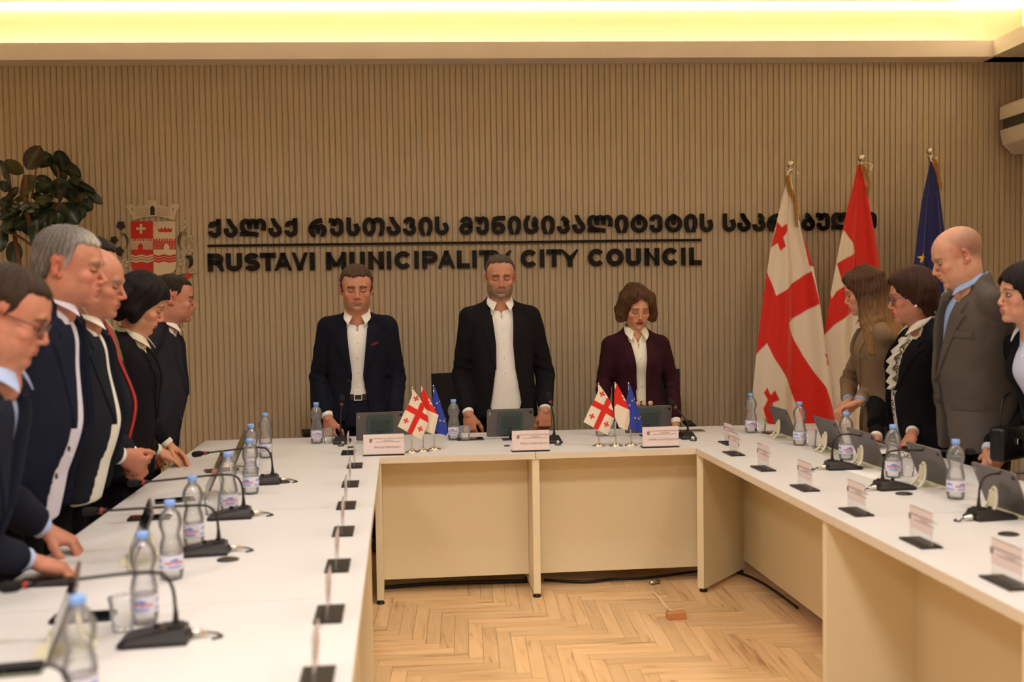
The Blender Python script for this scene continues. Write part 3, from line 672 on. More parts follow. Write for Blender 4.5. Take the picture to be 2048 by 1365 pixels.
# air conditioner on the right wall
t = thing('air_conditioner', 'white wall air conditioner with a dark grey band high on the right wall', 'air conditioner', room(UR-.004, .50, 2.70), WA)
mc = mat('appliance_white', (226,214,196), .4)
pr = [(0,-.17),(-.12,-.17),(-.19,-.10),(-.21,.0),(-.21,.16),(-.19,.18),(0,.18)]
fr_ = lambda a, b, c: (a, c, b)
MB().prism([p for p in pr if p[1] <= 0.0]+[(0, 0)], .84, fr_, off=-.84+.42).build('lower_housing', mc, t)
MB().prism([(0,.075),(-.212,.075),(-.212,.16),(-.19,.18),(0,.18)], .84, fr_, off=-.42).build('upper_housing', mc, t)
MB().box((-.19,-.41,-.01), (0,.41,.085)).build('intake_band', mat('dark_grey_plastic', (74,68,60), .5), t)
MB().prism([(-.125,-.178),(-.195,-.105),(-.198,-.11),(-.130,-.182)], .74, fr_, off=-.37).build('air_flap', mat('flap_white', (206,196,180), .45), t)

# ---------------------------------------------------------------- lettering and coat of arms on the wall
m_let = mat('black_acrylic', (11,9,9), .22, spec=.25)
def ar(cx, cy, rx, ry, a0, a1, n=10): return [(cx+rx*math.cos(math.radians(a)), cy+ry*math.sin(math.radians(a))) for a in np.linspace(a0, a1, n)]
RING = lambda cx, cy, rx, ry: ar(cx, cy, rx, ry, 0, 360, 25)
GLY = {   # strokes of the wall letters: centre lines in a unit box
 'R': [[(0,0),(0,1)], [(0,1)]+[(.45,1)]+ar(.55,.75,.42,.25,80,-80)+[(.45,.5),(0,.5)], [(.55,.48),(.86,.30),(1,0)]],
 'U': [[(0,1),(0,.32)]+ar(.5,.30,.5,.30,190,350,13)+[(1,.32),(1,1)]],
 'S': [ar(.5,.76,.47,.24,20,180,9)+[(.06,.66)]+[(.30,.54),(.70,.46),(.94,.36)]+ar(.5,.25,.5,.25,0,-165,12)],
 'T': [[(0,1),(1,1)], [(.5,1),(.5,0)]], 'A': [[(0,0),(.42,1)], [(.58,1),(1,0)], [(.22,.27),(.78,.27)]], 'V': [[(0,1),(.43,0)], [(.57,0),(1,1)]],
 'I': [[(.5,0),(.5,1)]], 'M': [[(0,0),(0,1)], [(.04,1),(.46,.10)], [(.54,.10),(.96,1)], [(1,1),(1,0)]], 'N': [[(0,0),(0,1)], [(.02,1),(.98,0)], [(1,0),(1,1)]],
 'C': [ar(.52,.5,.50,.5,38,322,21)], 'P': [[(0,0),(0,1)], [(0,1),(.45,1)]+ar(.55,.71,.45,.29,85,-85)+[(.45,.42),(0,.42)]], 'L': [[(0,1),(0,0)], [(0,0),(1,0)]],
 'Y': [[(0,1),(.48,.42)], [(1,1),(.52,.42)], [(.5,.45),(.5,0)]], 'O': [RING(.5,.5,.5,.5)],
 'ქ': [[(1,1),(1,.35)]+ar(.5,.30,.5,.30,0,-170,12)+[(0,.31)], [(.06,.55),(.07,.66),(.20,.79),(.45,.83),(.75,.82),(1,.95)]],
 'ა': [[(.38,1),(.46,.84),(.70,.62),(.92,.46)]+ar(.5,.32,.5,.32,12,-180,14)+[(0,.49)]],
 'ლ': [[(.345,.44),(.345,.75)]+ar(.172,.75,.172,.25,0,180,9)+[(0,.55),(.06,.32),(.2,.15),(.36,.09),(.55,.07),(.68,.02),(.74,0)], [(0,.08),(.45,.07)], [(.345,.75)]+ar(.50,.75,.157,.25,180,0,9)+[(.657,.44)], [(.657,.75)]+ar(.828,.75,.172,.25,180,0,9)+[(1,.55),(.97,.32)]],
 'რ': [[(.84,1),(.45,.92),(.15,.74),(0,.45),(0,.28),(.12,0)], [(.05,.40),(.12,.53),(.28,.57),(.44,.49),(.51,.36),(.51,.06)], [(.51,.36),(.60,.52),(.78,.57),(.94,.46),(1,.28),(.90,0)]],
 'უ': [[(0,.97),(.15,.97),(.26,.88),(.28,.58)], [(.28,.72),(.36,.90),(.62,1),(.88,.93),(1,.75),(1,.30)]+ar(.55,.28,.45,.28,-10,-170,12)+[(.10,.41)]],
 'ს': [[(0,1),(0,.34)]+ar(.5,.34,.5,.34,190,365,15)+[(.93,.53),(.82,.65),(.79,.72)]],
 'თ': [RING(.25,.5,.25,.5), [(.47,.72),(.55,.92),(.72,1),(.90,.95),(1,.78),(1,.35),(.93,0)]],
 'ვ': [[(.05,.71),(.10,.86),(.30,.97),(.58,1),(.84,.90),(.88,.72),(.72,.58),(.52,.52)], [(.55,.56),(.90,.47)]+ar(.5,.28,.5,.28,10,-175,14)+[(0,.34)]],
 'ი': [[(.14,0),(0,.32),(0,.62)]+ar(.5,.62,.5,.38,175,5,12)+[(1,.62),(1,.32),(.86,0)]],
 'მ': [RING(.5,.27,.5,.27), [(.05,.72),(.22,.92),(.55,1),(.86,.93),(1,.75),(1,.27)]],
 'ნ': [RING(.5,.28,.5,.28), [(1,1),(.45,1),(.12,.92),(0,.72),(0,.27)]],
 'ც': [[(.15,1),(.03,.75),(0,.45),(.08,.18),(.3,.02),(.6,0),(.90,.10),(1,.30),(.90,.48),(.58,.52)], [(.70,1),(.84,.90),(.95,.76),(.88,.62),(.58,.54)]],
 'პ': [[(.30,1),(.48,.92),(.80,.82),(.92,.72),(.80,.59),(.52,.52)], [(.55,.56),(.90,.47)]+ar(.5,.28,.5,.28,10,-175,14)+[(0,.38)]],
 'ტ': [RING(.5,.47,.5,.47), [(.5,1),(.5,.40)]],
 'ე': [[(0,.67),(.05,.85),(.35,.99),(.70,.99),(.96,.85),(1,.70),(1,.25),(.90,.08),(.60,0),(.30,.01),(.05,.15),(0,.40)]],
 'კ': [[(.42,1),(.72,.96),(.88,.82),(.84,.66),(.68,.58),(.50,.54)], [(.52,.56),(.88,.48)]+ar(.5,.28,.5,.28,12,-175,14)+[(0,.36)]],
 'ბ': [RING(.5,.33,.5,.33), [(.16,1),(.42,.96),(.56,.82),(.76,.62),(.96,.44)]],
 'ო': [[(.0,0),(0,.68)]+ar(.25,.74,.25,.26,180,0,8)+[(.5,.50)], [(.5,.72)]+ar(.75,.74,.25,.26,180,0,8)+[(1,.30)]+ar(.72,.28,.28,.28,0,-150,9)],
}
def ribbon(pts, s, W, Hh):
    P = [np.array([s/2+x*(W-s), s/2+y*(Hh-s)]) for x, y in pts]; n = len(P); closed = np.linalg.norm(P[0]-P[-1]) < 1e-6
    if not closed:                                     # square ends, kept inside the box
        for i_, k_ in ((0, 1), (-1, -2)):
            d = P[i_]-P[k_]; d /= np.linalg.norm(d); e_ = pts[i_][1] if abs(d[1]) > abs(d[0]) else pts[i_][0]
            if e_ in (0, 1): P[i_] = P[i_]+d*s*.8
    Lf, Rg = [], []
    for i in range(n):
        if closed: a, b = P[i-1 if i else n-2], P[(i+1) if i < n-1 else 1]
        else: a, b = P[max(i-1, 0)], P[min(i+1, n-1)]
        t = (b-a)/np.linalg.norm(b-a); nr = np.array([-t[1], t[0]]); k = 1.
        if 0 < i < n-1:
            u = P[i]-P[i-1]; u /= np.linalg.norm(u); k = min(1.4, 1/max(.5, abs(u@t)))
        Lf.append(P[i]+nr*s/2*k); Rg.append(P[i]-nr*s/2*k)
    cl = lambda q: (min(max(q[0], 0), W), min(max(q[1], 0), Hh)); return [cl(q) for q in Lf], [cl(q) for q in Rg]
def letter(ch, u0, u1, z0, z1, d, v0, m, parent, s):
    W, Hh = u1-u0, z1-z0; mb = MB()
    for st_ in GLY[ch]:
        if ch == 'I': st_ = [(0,0),(0,1)]
        Lf, Rg = ribbon(st_, min(s, W), W, Hh); n = len(Lf)
        v = [room(u0+a, v0+c, z0+b) for c in (0, d) for pts in (Lf, Rg) for a, b in pts]; f = []
        for i in range(n-1): f += [(i, n+i, n+i+1, i+1), (2*n+i, 2*n+i+1, 3*n+i+1, 3*n+i), (i, i+1, 2*n+i+1, 2*n+i), (n+i, 3*n+i, 3*n+i+1, n+i+1)]
        f += [(0, 2*n, 3*n, n), (n-1, 2*n-1, 4*n-1, 3*n-1)]
        mb.add(v, f)
    return mb.build('letter', m, parent)
zt = wallpt(430, 438.3, .02)[1]; zb = wallpt(430, 476, .02)[1]
X4 = lambda v: 400+v/3.938
X5 = lambda v: 900+v/3.657
X6 = lambda v: 1430+v/5.689
G4 = [('ქ',60,165),('ა',186,296),('ლ',312,520),('ა',538,645),('ქ',663,768),('რ',852,1000),('უ',1015,1130),('ს',1153,1260),('თ',1278,1455),('ა',1470,1580),('ვ',1597,1703),('ი',1722,1832),('ს',1850,1960)]
G5 = [('მ',67,167),('უ',183,285),('ნ',303,405),('ი',422,520),('ც',537,650),('ი',668,767),('პ',783,878),('ა',895,990),('ლ',1005,1192),('ი',1206,1305),('ტ',1320,1447),('ე',1460,1555),('ტ',1573,1700),('ი',1713,1810),('ს',1828,1927)]
G6 = [('ს',88,240),('ა',258,408),('კ',428,575),('რ',592,780),('ე',808,960),('ბ',990,1140),('უ',1150,1310),('ლ',1328,1600),('ო',1622,1840)]
t = thing('wall_lettering', 'upper row of black Georgian capital letters on the slatted back wall', 'sign')
for items, xo in ((G4, X4), (G5, X5), (G6, X6)):
    for ch, a, b in items:
        u0 = wallpt(xo(a), 455, .02)[0]; u1 = wallpt(xo(b), 455, .02)[0]; letter(ch, u0, u1, zb, zt, .012, .010, m_let, t, .0330)
zt2 = wallpt(430, 507.3, .02)[1]; zb2 = wallpt(430, 543.3, .02)[1]
L4 = [('R',60,187),('U',203,330),('S',348,472),('T',473,597),('A',584,724),('V',722,850),('I',865,903),('M',993,1153),('U',1178,1300),('N',1325,1448),('I',1472,1508),('C',1530,1668),('I',1688,1723),('P',1750,1873),('A',1873,2010)]
L5 = [('L',50,147),('I',163,197),('T',213,323),('Y',320,452),('C',515,642),('I',657,690),('T',707,817),('Y',813,942),('C',1007,1132),('O',1143,1272),('U',1287,1398),('N',1423,1532),('C',1550,1674),('I',1692,1724),('L',1750,1840)]
t = thing('wall_lettering', 'lower row of black lettering RUSTAVI MUNICIPALITY CITY COUNCIL', 'sign')
for items, xo in ((L4, X4), (L5, X5)):
    for ch, a, b in items:
        u0 = wallpt(xo(a), 525, .02)[0]; u1 = wallpt(xo(b), 525, .02)[0]; letter(ch, u0, u1, zb2, zt2, .012, .010, m_let, t, .0355)
ua, za = wallpt(415, 492, .02); ub, _ = wallpt(1403, 480, .02)
o = rbox('sign_bar', ua, ub, .010, .022, za-.0085, za+.0085, m_let); o['label'] = 'long thin black bar between the two rows of lettering'; o['category'] = 'sign'

ca = thing('coat_of_arms', 'metal coat of arms with red and silver shield mounted on the slatted wall', 'emblem')
m_red = mat('enamel_red', (186,26,16), .35); m_silver = mat('emblem_silver', (186,172,148), .2, metal=.85); m_ink = mat('emblem_black', (30,24,22), .4); m_cream = mat('emblem_cream', (196,180,148), .5)
def EP(x, y): return wallpt(220+x/7.183, 380+y/7.183, .02)
WF = lambda a, b, c: room(a, c, b)
def plate(name, pts, m, off=.012, d=.004, parent=None, closed=True):
    return MB().prism([EP(*p) for p in pts], d, WF, off=off).build(name, m, parent or ca)
shield = plate('shield_red_half', [(293,452),(614,452),(626,1285),(590,1245),(540,1222),(450,1212),(370,1190),(325,1150),(303,1090)], m_red)
sh2 = plate('shield_silver_half', [(614,452),(935,452),(945,1080),(935,1150),(880,1195),(780,1215),(700,1225),(655,1255),(626,1285)], m_silver)
plate('cross', [(424,490),(462,490),(459,540),(514,537),(514,576),(459,572),(466,630),(424,630),(429,572),(374,576),(374,537),(429,542)], m_cream, .0165, .003)
plate('small_crown', [(676,545),(715,572),(738,538),(762,572),(790,530),(818,572),(842,538),(862,572),(890,545),(884,608),(704,608)], m_red, .0165, .003)
def battlement(x0, x1, m, m2, y0=700, ym=735, y1=858):
    pts = [(x0, y1), (x0, y0)]; n = 9; w_ = (x1-x0)/(n*2-1)
    for k in range(n):
        a = x0+2*k*w_; pts += [(a, y0), (a+w_, y0), (a+w_, ym)] + ([(a+2*w_, ym)] if k < n-1 else [])
    pts = [(x0, y1)]+pts[2:]
    pts += [(x1, y1)]
    c = (x0+x1)/2+(-22 if m is m_cream else 30); r = 40
    arch = [(c+r*math.cos(a), 812-r*math.sin(a)) for a in np.linspace(0, PI, 9)]
    pts += [(c+r, y1)]+arch+[(c-r, y1)]
    wl = plate('castle_wall', pts, m, .0165, .003)
    mb = MB()
    for i, y in enumerate((765, 795, 825, 850)):
        for a, b in (((x0+4, x1-4),) if y < 775 else ((x0+4, c-r-3), (c+r+3, x1-4))):
            mb.prism([EP(a, y), EP(b, y), EP(b, y+3), EP(a, y+3)], .001, WF, off=.0196)
            for k in range(int((b-a)/36)+1):
                xx = a+k*36+(18 if i % 2 else 4)
                if xx < b-3: mb.prism([EP(xx, y-27), EP(xx+3, y-27), EP(xx+3, y), EP(xx, y)], .001, WF, off=.0196)
    mb.build('mortar_line', m2, wl)
battlement(301, 614, m_cream, m_red); battlement(620, 940, m_red, m_cream)
def wave(x0, x1, y, h, m):
    xs = np.linspace(x0, x1, 17); f = lambda x: 10*math.sin((x-x0)/(x1-x0)*4*PI-1.2)
    plate('wave_band', [(x, y+f(x)) for x in xs]+[(x, y+h+f(x)) for x in xs[::-1]], m, .0165, .003)
for y in (938, 975, 1012): wave(303, 616, y, 26, m_cream); wave(626, 943, y-2, 28, m_red)
crown = plate('mural_crown', [(222,225),(250,205),(262,214),(285,200),(296,212),(318,194),(334,200),(346,232),(362,245),(388,238),(388,226),(420,222),(424,236),(458,234),(462,222),(500,218),(548,216),(548,188),(538,170),(540,146),(562,146),(566,156),(582,156),(586,146),(606,146),(610,156),(626,156),(630,146),(648,146),(652,156),(664,146),(682,146),(682,172),(670,190),(670,216),(720,218),(724,226),(756,224),(760,232),(792,232),(798,242),(830,240),(862,242),(880,210),(900,198),(930,204),(960,206),(998,222),(990,262),(962,280),(922,438),(820,405),(700,384),(610,380),(500,388),(400,410),(300,438),(330,400),(262,290),(232,262)], m_cream)
plate('crown_gate', [(576,362),(576,258),(590,236),(607,228),(624,236),(640,258),(640,362)], m_ink, .0165, .002, crown)
plate('arrow_slit', [(306,268),(314,264),(328,300),(320,304)], m_ink, .0165, .002, crown); plate('arrow_slit', [(906,262),(914,264),(902,302),(893,300)], m_ink, .0165, .002, crown)
mb = MB()
for y in (262, 284, 306, 328, 350, 372):
    for x0, x1 in ((350, 560), (655, 850)):
        mb.prism([EP(x0+8, y), EP(x1-8, y-4), EP(x1-8, y-1), EP(x0+8, y+3)], .0008, WF, off=.0162)
        for k in range(5):
            xx = x0+14+k*40+(20 if (y//22) % 2 else 0); mb.prism([EP(xx, y), EP(xx+3, y), EP(xx+3, y+20), EP(xx, y+20)], .0008, WF, off=.0162)
mb.build('mortar_line', mat('mortar_grey', (120,104,80), .6), crown)
def blob(cx, cy, r, m, seed=0, name='flower'):
    g = np.random.default_rng(seed); pts = [(cx+r*(1+.12*math.sin(a*5+seed))*math.cos(a), cy+r*(1+.12*math.sin(a*5+seed))*math.sin(a)) for a in np.linspace(0, 2*PI, 26)[:-1]]
    f = plate(name, pts[::-1], m, .012, .003); mb = MB()
    for k in range(4):
        a = k*PI/2+.5+seed; p = lambda q, b: room(*[(lambda e: (e[0], .0165, e[1]))(EP(cx+q*math.cos(b), cy+q*math.sin(b)))][0])
        mb.tube([p(2, a), p(r*.6, a), p(r*.8, a+.35)], .0011, 5); mb.tube([p(r*.6, a), p(r*.8, a-.35)], .0011, 5)
    mb.build('flower_vein', m_ink, f)
m_dk = mat('emblem_dark_metal', (62,56,48), .4, metal=.4)  # darker metal tone for some of the left-hand flowers
for i, (x, y, r, m) in enumerate([(150,512,62,m_dk),(55,720,55,m_dk),(125,885,66,m_dk),(210,1050,60,m_cream),(120,710,34,m_cream),(1075,495,56,m_cream),(1180,700,52,m_cream),(1110,715,34,m_cream),(1130,870,58,m_cream),(1040,1035,56,m_cream),(1190,1150,52,m_cream),(515,1278,40,m_cream)]): blob(x, y, r, m, i)
def vine(pts, r=.003, m=m_ink):
    P = [room(*(lambda e: (e[0], .016, e[1]))(EP(*p))) for p in pts]; Q = fan(P, 5); n = len(Q)
    MB().tube(Q, [r*(.45+.9*math.sin(PI*i/(n-1))) for i in range(n)], 6).build('vine', m, ca)
vine([(130,630),(190,628),(245,690),(250,770),(210,870)]); vine([(150,650),(215,660),(235,760)], .0022); vine([(230,850),(235,910),(215,950)], .002, m_cream); vine([(90,950),(75,1020),(120,1110),(170,1190)], .0035)
vine([(1105,630),(1040,605),(985,670),(985,790),(1040,862)]); vine([(1090,640),(1020,660),(1000,770)], .0022); vine([(1000,860),(1015,900),(1000,950)], .002, m_cream); vine([(1085,960),(1140,970),(1160,1040),(1130,1130)], .010); vine([(1150,930),(1180,1000),(1170,1100)], .0025)
vine([(330,1240),(240,1222),(185,1215),(110,1250)], .003); vine([(310,1262),(240,1262),(190,1275),(130,1290)], .003, m_ink); vine([(950,1235),(1010,1225),(1080,1215),(1150,1245)], .003); vine([(950,1250),(1020,1250),(1080,1262),(1130,1275)], .003)
for pts in ([(95,1240),(140,1205),(185,1225),(190,1265),(130,1300),(92,1290)], [(1080,1210),(1110,1192),(1165,1205),(1172,1245),(1130,1278),(1090,1268)]): plate('red_bud', pts, m_red, .0165, .004)
plate('ribbon', [(100,1300),(140,1275),(200,1285),(300,1235),(380,1225),(400,1245),(330,1290),(230,1330),(140,1330)], m_cream, .011, .003); plate('ribbon', [(870,1290),(900,1240),(1000,1258),(1060,1290),(1100,1290),(1060,1330),(950,1330)], m_cream, .011, .003)

# ---------------------------------------------------------------- tables
m_top = mat('white_laminate', (206,203,201), .42, spec=.45, noise=.012, nscale=40, stretch=(1,12,1))
m_edge = mat('edge_band', (222,208,186), .5, noise=.04, nscale=60, stretch=(1,1,10))
m_panel = mat('cream_laminate', (230,216,182), .5, spec=.4, noise=.015, nscale=14, stretch=(8,1,1))
TZ, TT = .75, .032
XI0, XI1, XO0, XO1, YF, YB, XS = -.115, 1.508, -1.12, 2.555, 5.02, 5.86, .672
def slab(name, poly, parent, m=None, z0=TZ-TT, z1=TZ, mi=None):
    n = len(poly); v = [(x, y, z0) for x, y in poly]+[(x, y, z1) for x, y in poly]
    mb = MB(); mb.add(v, [tuple(range(n))[::-1]], 1); mb.add(v, [tuple(range(n, 2*n))], 0); mb.add(v, [(i, (i+1) % n, n+(i+1) % n, n+i) for i in range(n)], 1)
    return mb.build(name, [m_top, m_edge], parent)
def board(name, p, q, th, z0, z1, parent, m=None):          # upright board from p to q (plan), thickness th
    p = np.array(p, float); q = np.array(q, float); d = (q-p)/np.linalg.norm(q-p); n = np.array([-d[1], d[0]])*th/2
    c = [p-n, q-n, q+n, p+n]; mb = MB(); v = [(*a, z) for z in (z0, z1) for a in c]
    mb.add(v, [(0,3,2,1),(4,5,6,7),(0,1,5,4),(1,2,6,5),(2,3,7,6),(3,0,4,7)]); return mb.build(name, m or m_panel, parent)
def foot(x, y, parent): return MB().lathe([(.012,0),(.02,0),(.022,.006),(.014,.012),(.014,.024)], 12, c=(x, y, 0)).build('levelling_foot', mat('black_plastic', (24,20,20), .4), parent)
def legboard(p, q, parent, th=.034, front=True):
    o = board('leg_board', p, q, th, .022, TZ-TT, parent)
    for e in (.06, .94): foot(p[0]+(q[0]-p[0])*e, p[1]+(q[1]-p[1])*e, o)
    return o
g = .0015
# head tables
ta = thing('conference_table', 'white head table section in front of the man in navy suit', 'table')
slab('tabletop', [(XI0, YF+.014), (XS-g, YF), (XS-g, YB), (XO0, YB)], ta)
legboard((XI0-.012, YF+.02), (XI0-.012, YF+.34), ta); legboard((XS-.0, YF-.0+.008), (XS-.0, YF+.40), ta, .036)
board('modesty_panel', (XI0+.005, YF+.215), (XS-.019, YF+.205), .018, .075, TZ-TT, ta)
tb = thing('conference_table', 'white head table section in front of the bearded man and woman in burgundy', 'table')
slab('tabletop', [(XS+g, YF), (XI1, YF-.008), (XO1, YB-.04), (XO1, YB-.03), (XS+g, YB)], tb)
legboard((XI1+.012, YF-.035), (1.868, 5.34), tb, .036)
board('modesty_panel', (XS+.019, YF+.205), (XI1+.13, YF+.195), .018, .075, TZ-TT, tb)
# left row
seam = [3.85, 2.67, 1.49, .31]
left_lab = ['white left side table section, farthest, beside the head table', 'white left side table section, second from the head table', 'white left side table section, third from the head table, near the camera', 'white left side table section nearest the camera, at the bottom edge']
y0 = None
for i in range(4):
    t = thing('conference_table', left_lab[i], 'table')
    ya, yb = seam[i]+g, (seam[i-1]-g if i else None)
    poly = [(XO0, ya), (XI0, ya), (XI0, yb), (XO0, yb)] if i else [(XO0, ya), (XI0, ya), (XI0, YF+.014-g), (XO0, YB-g*2)]
    slab('tabletop', poly, t)
    legboard((XI0-.015, ya+.03), (XO0+.10, ya+.03), t)
    board('modesty_panel', (XI0-.36, ya+.05), (XI0-.36, (yb or 5.3)-.01), .018, .075, TZ-TT, t)
right_lab = ['white right side table section, farthest, beside the head table', 'white right side table section, second from the head table', 'white right side table section, third from the head table', 'white right side table section nearest the camera']
seamr = [3.36, 2.18, 1.0, -.18]
for i in range(4):
    t = thing('conference_table', right_lab[i], 'table')
    ya, yb = seamr[i]+g, (seamr[i-1]-g if i else None)
    poly = [(XI1, ya), (XO1, ya), (XO1, yb), (XI1, yb)] if i else [(XI1, ya), (XO1, ya), (XO1, YB-.045), (XI1, YF-.008-g)]
    slab('tabletop', poly, t)
    legboard((XI1+.008, ya+.09), (XO1-.10, ya+.09), t)
    board('modesty_panel', (XI1+.36, ya+.11), (XI1+.36, (yb or 5.34)-.0 + (.09 if yb else -.02)), .018, .075, TZ-TT, t)
# things on the floor
blk = thing('wooden_block', 'small orange wooden block on the parquet with a strap', 'block', onz(1352, 1238, 0), .05)
MB().box((-.045,-.022,0), (.045,.022,.034), b=.004).build('block_body', mat('orange_wood', (206,140,84), .5, noise=.2, nscale=30), blk)
MB().box((-.043,-.002,.0345), (-.035,.018,.0355)).build('metal_clip', mat('steel', (190,185,178), .3, metal=1), blk)
mb = MB(); a, b = onz(1352, 1236, 0), onz(1306, 1185, 0)
P = [a+(b-a)*k/8+np.array([0, 0, .004+.004*math.sin(k*1.3)]) for k in range(9)]
mb.grid(np.array([[p+np.array([-.008, 0, 0]), p+np.array([.008, 0, 0])] for p in P])); o = mb.build('strap', mat('cream_strap', (222,196,150), .8), label='pale strap running across the parquet to the wooden block', cat='strap')
for i, (pts, lab) in enumerate([([(760,1184),(830,1178),(900,1174),(980,1172),(1056,1170)], 'black cable bundle on the floor under the left head table'), ([(1090,1168),(1170,1172),(1230,1166),(1300,1163),(1400,1150)], 'black cable on the floor under the right head table'), ([(1470,1150),(1500,1160),(1530,1175),(1560,1195),(1600,1225)], 'black cable on the floor under the right side table')]):
    Q = fan([onz(x, y, 0)+np.array([0, .03, .012]) for x, y in pts], 6); MB().tube(Q, .010 if i == 0 else .007, 8).build('floor_cable', mat('cable_black', (16,14,14), .5), label=lab, cat='cable')
MB().tube([onz(1300,1172,0)+np.array([0,0,.014]), onz(1318,1168,0)+np.array([0,0,.014])], [.008,.011], 10).build('cable_plug', mat('steel', metal=1), label='small silver cable plug on the parquet under the head table', cat='plug')
# ---------------------------------------------------------------- cloth prints
RED = lin((206,30,14)); WHT = lin((226,212,190)); BLU = lin((34,58,150)); DBL = lin((22,30,98)); YEL = lin((236,206,64))
def star(cx, cy, r, rot=0): return [(cx+(r if k % 2 == 0 else r*.42)*math.sin(rot+k*PI/5), cy-(r if k % 2 == 0 else r*.42)*math.cos(rot+k*PI/5)) for k in range(10)]
def bolnisi(cx, cy, r, rot=0, sx=1, sy=1):
    p = []
    for k in range(4):
        for a, rr in ((-.42, 1.), (-.0, .93), (.42, 1.), (.785, .30)):
            t = k*PI/2+a+rot; p.append((cx+sx*r*rr*math.sin(t), cy-sy*r*rr*math.cos(t)))
    return p
def cloth_flag(name, left, right, Y, prints, base, m, parent, ns=150, nt=300, fold=.03, nf=1.7, seed=0, ymin=None, pt=None):
    """left/right: outline points (x, y down the photo); laid out at depth Y with folds that grow downwards"""
    ly = np.array([p[1] for p in left]); lx = np.array([p[0] for p in left]); ry = np.array([p[1] for p in right]); rx = np.array([p[0] for p in right])
    pt = pt or (lambda x, y: ony(x, y, Y))
    t = np.linspace(0, 1, nt)[:, None]; s = np.linspace(0, 1, ns)[None, :]
    ya = ly[0]+(ly[-1]-ly[0])*t; yb = ry[0]+(ry[-1]-ry[0])*t
    xl = np.interp(ya, ly, lx); xr = np.interp(yb, ry, rx)
    x = xl*(1-s)+xr*s; y = ya*(1-s)+yb*s
    P = np.array([[pt(x[i, j], y[i, j]) for j in range(ns)] for i in range(nt)])
    dep = fold*np.clip(t*2.2, .05, 1)*(np.sin(s*nf*2*PI+seed+t*1.2)+.45*np.sin(s*nf*4.3*PI+seed*2+t*2))
    P[:, :, 1] += dep*1.0
    mb = MB(); mb.grid(P); me = mb.mesh(name)
    c = np.tile(np.array(base), (ns*nt, 1)); xx, yy = x.ravel(), y.ravel()
    ex = np.abs(np.gradient(x, axis=1)).ravel()/3; ey = np.abs(np.gradient(y, axis=0)).ravel()/3
    for poly, col in prints:
        q = sum(inpoly(xx+a*ex, yy+b_*ey, poly).astype(float) for a in (-1, 0, 1) for b_ in (-1, 0, 1))/9; c[:] = c*(1-q[:, None])+np.array(col)*q[:, None]
    paint(me, c); return link(name, me, m, parent)
m_flag = mat('flag_satin', attr=True, rough=.55, spec=.35, sheen=.2, bump=.0003, bscale=700)
m_steel = mat('chrome', (214,206,196), .12, metal=1.)
m_gold = mat('gold_fringe', (196,146,70), .7, bump=.004, bscale=260, noise=.5, nscale=120)
Z6 = lambda pts: [(1480+x*.4541, 280+y*.4541) for x, y in pts]
geo = [(Z6([(165,358),(185,385),(202,368),(208,398),(188,430),(197,470),(178,490),(166,455),(140,476),(152,425),(160,400)]), RED),
       (Z6([(125,578),(160,688),(308,578),(343,720),(208,808),(280,950),(370,1090),(413,1215),(440,1420),(330,1420),(285,1250),(240,1130),(150,960),(120,897),(70,960),(60,740)]), RED),
       (Z6([(266,408),(285,412),(330,560),(300,556)]), RED), (Z6([(120,1092),(135,1125),(152,1103),(168,1145),(142,1160),(150,1190),(170,1260),(120,1250),(103,1185),(122,1145),(106,1115)]), RED),
       (Z6([(362,940),(380,945),(392,990),(372,990),(375,965)]), RED), (Z6([(370,885),(385,893),(400,980),(384,1000),(376,940)]), RED)]
F1L = Z6([(205,160),(200,200),(170,330),(140,470),(125,575),(105,740),(85,900),(65,1100),(60,1300),(55,1440)]); F1R = Z6([(222,150),(240,260),(265,400),(317,560),(345,720),(368,880),(395,1050),(413,1215),(425,1300),(430,1440)])
rus = [(Z6([(460,398),(512,495),(470,518),(428,545),(440,590),(455,645),(425,668),(405,700),(398,660),(380,500)]), WHT), (Z6([(330,870),(371,862),(415,815),(465,775),(520,752),(600,735),(720,720),(760,1500),(330,1500)]), WHT)]
F2L = Z6([(518,112),(500,200),(470,320),(440,470),(405,660),(371,860),(380,960),(400,1080),(412,1200),(420,1440)]); F2R = Z6([(532,108),(556,210),(578,320),(605,460),(635,640),(650,800),(660,960),(668,1100),(672,1200),(680,1440)])
eu = [(Z6(star(800, 522, 25)), YEL), (Z6(star(866, 592, 25, .3)), YEL), (Z6(star(905, 668, 25, .2)), YEL), (Z6(star(785, 700, 24, .2)), YEL)]
F3L = Z6([(840,85),(822,170),(800,270),(780,420),(765,555),(755,700),(748,900),(740,1440)]); F3R = Z6([(852,82),(872,170),(890,300),(903,400),(920,520),(935,660),(945,900),(955,1440)])
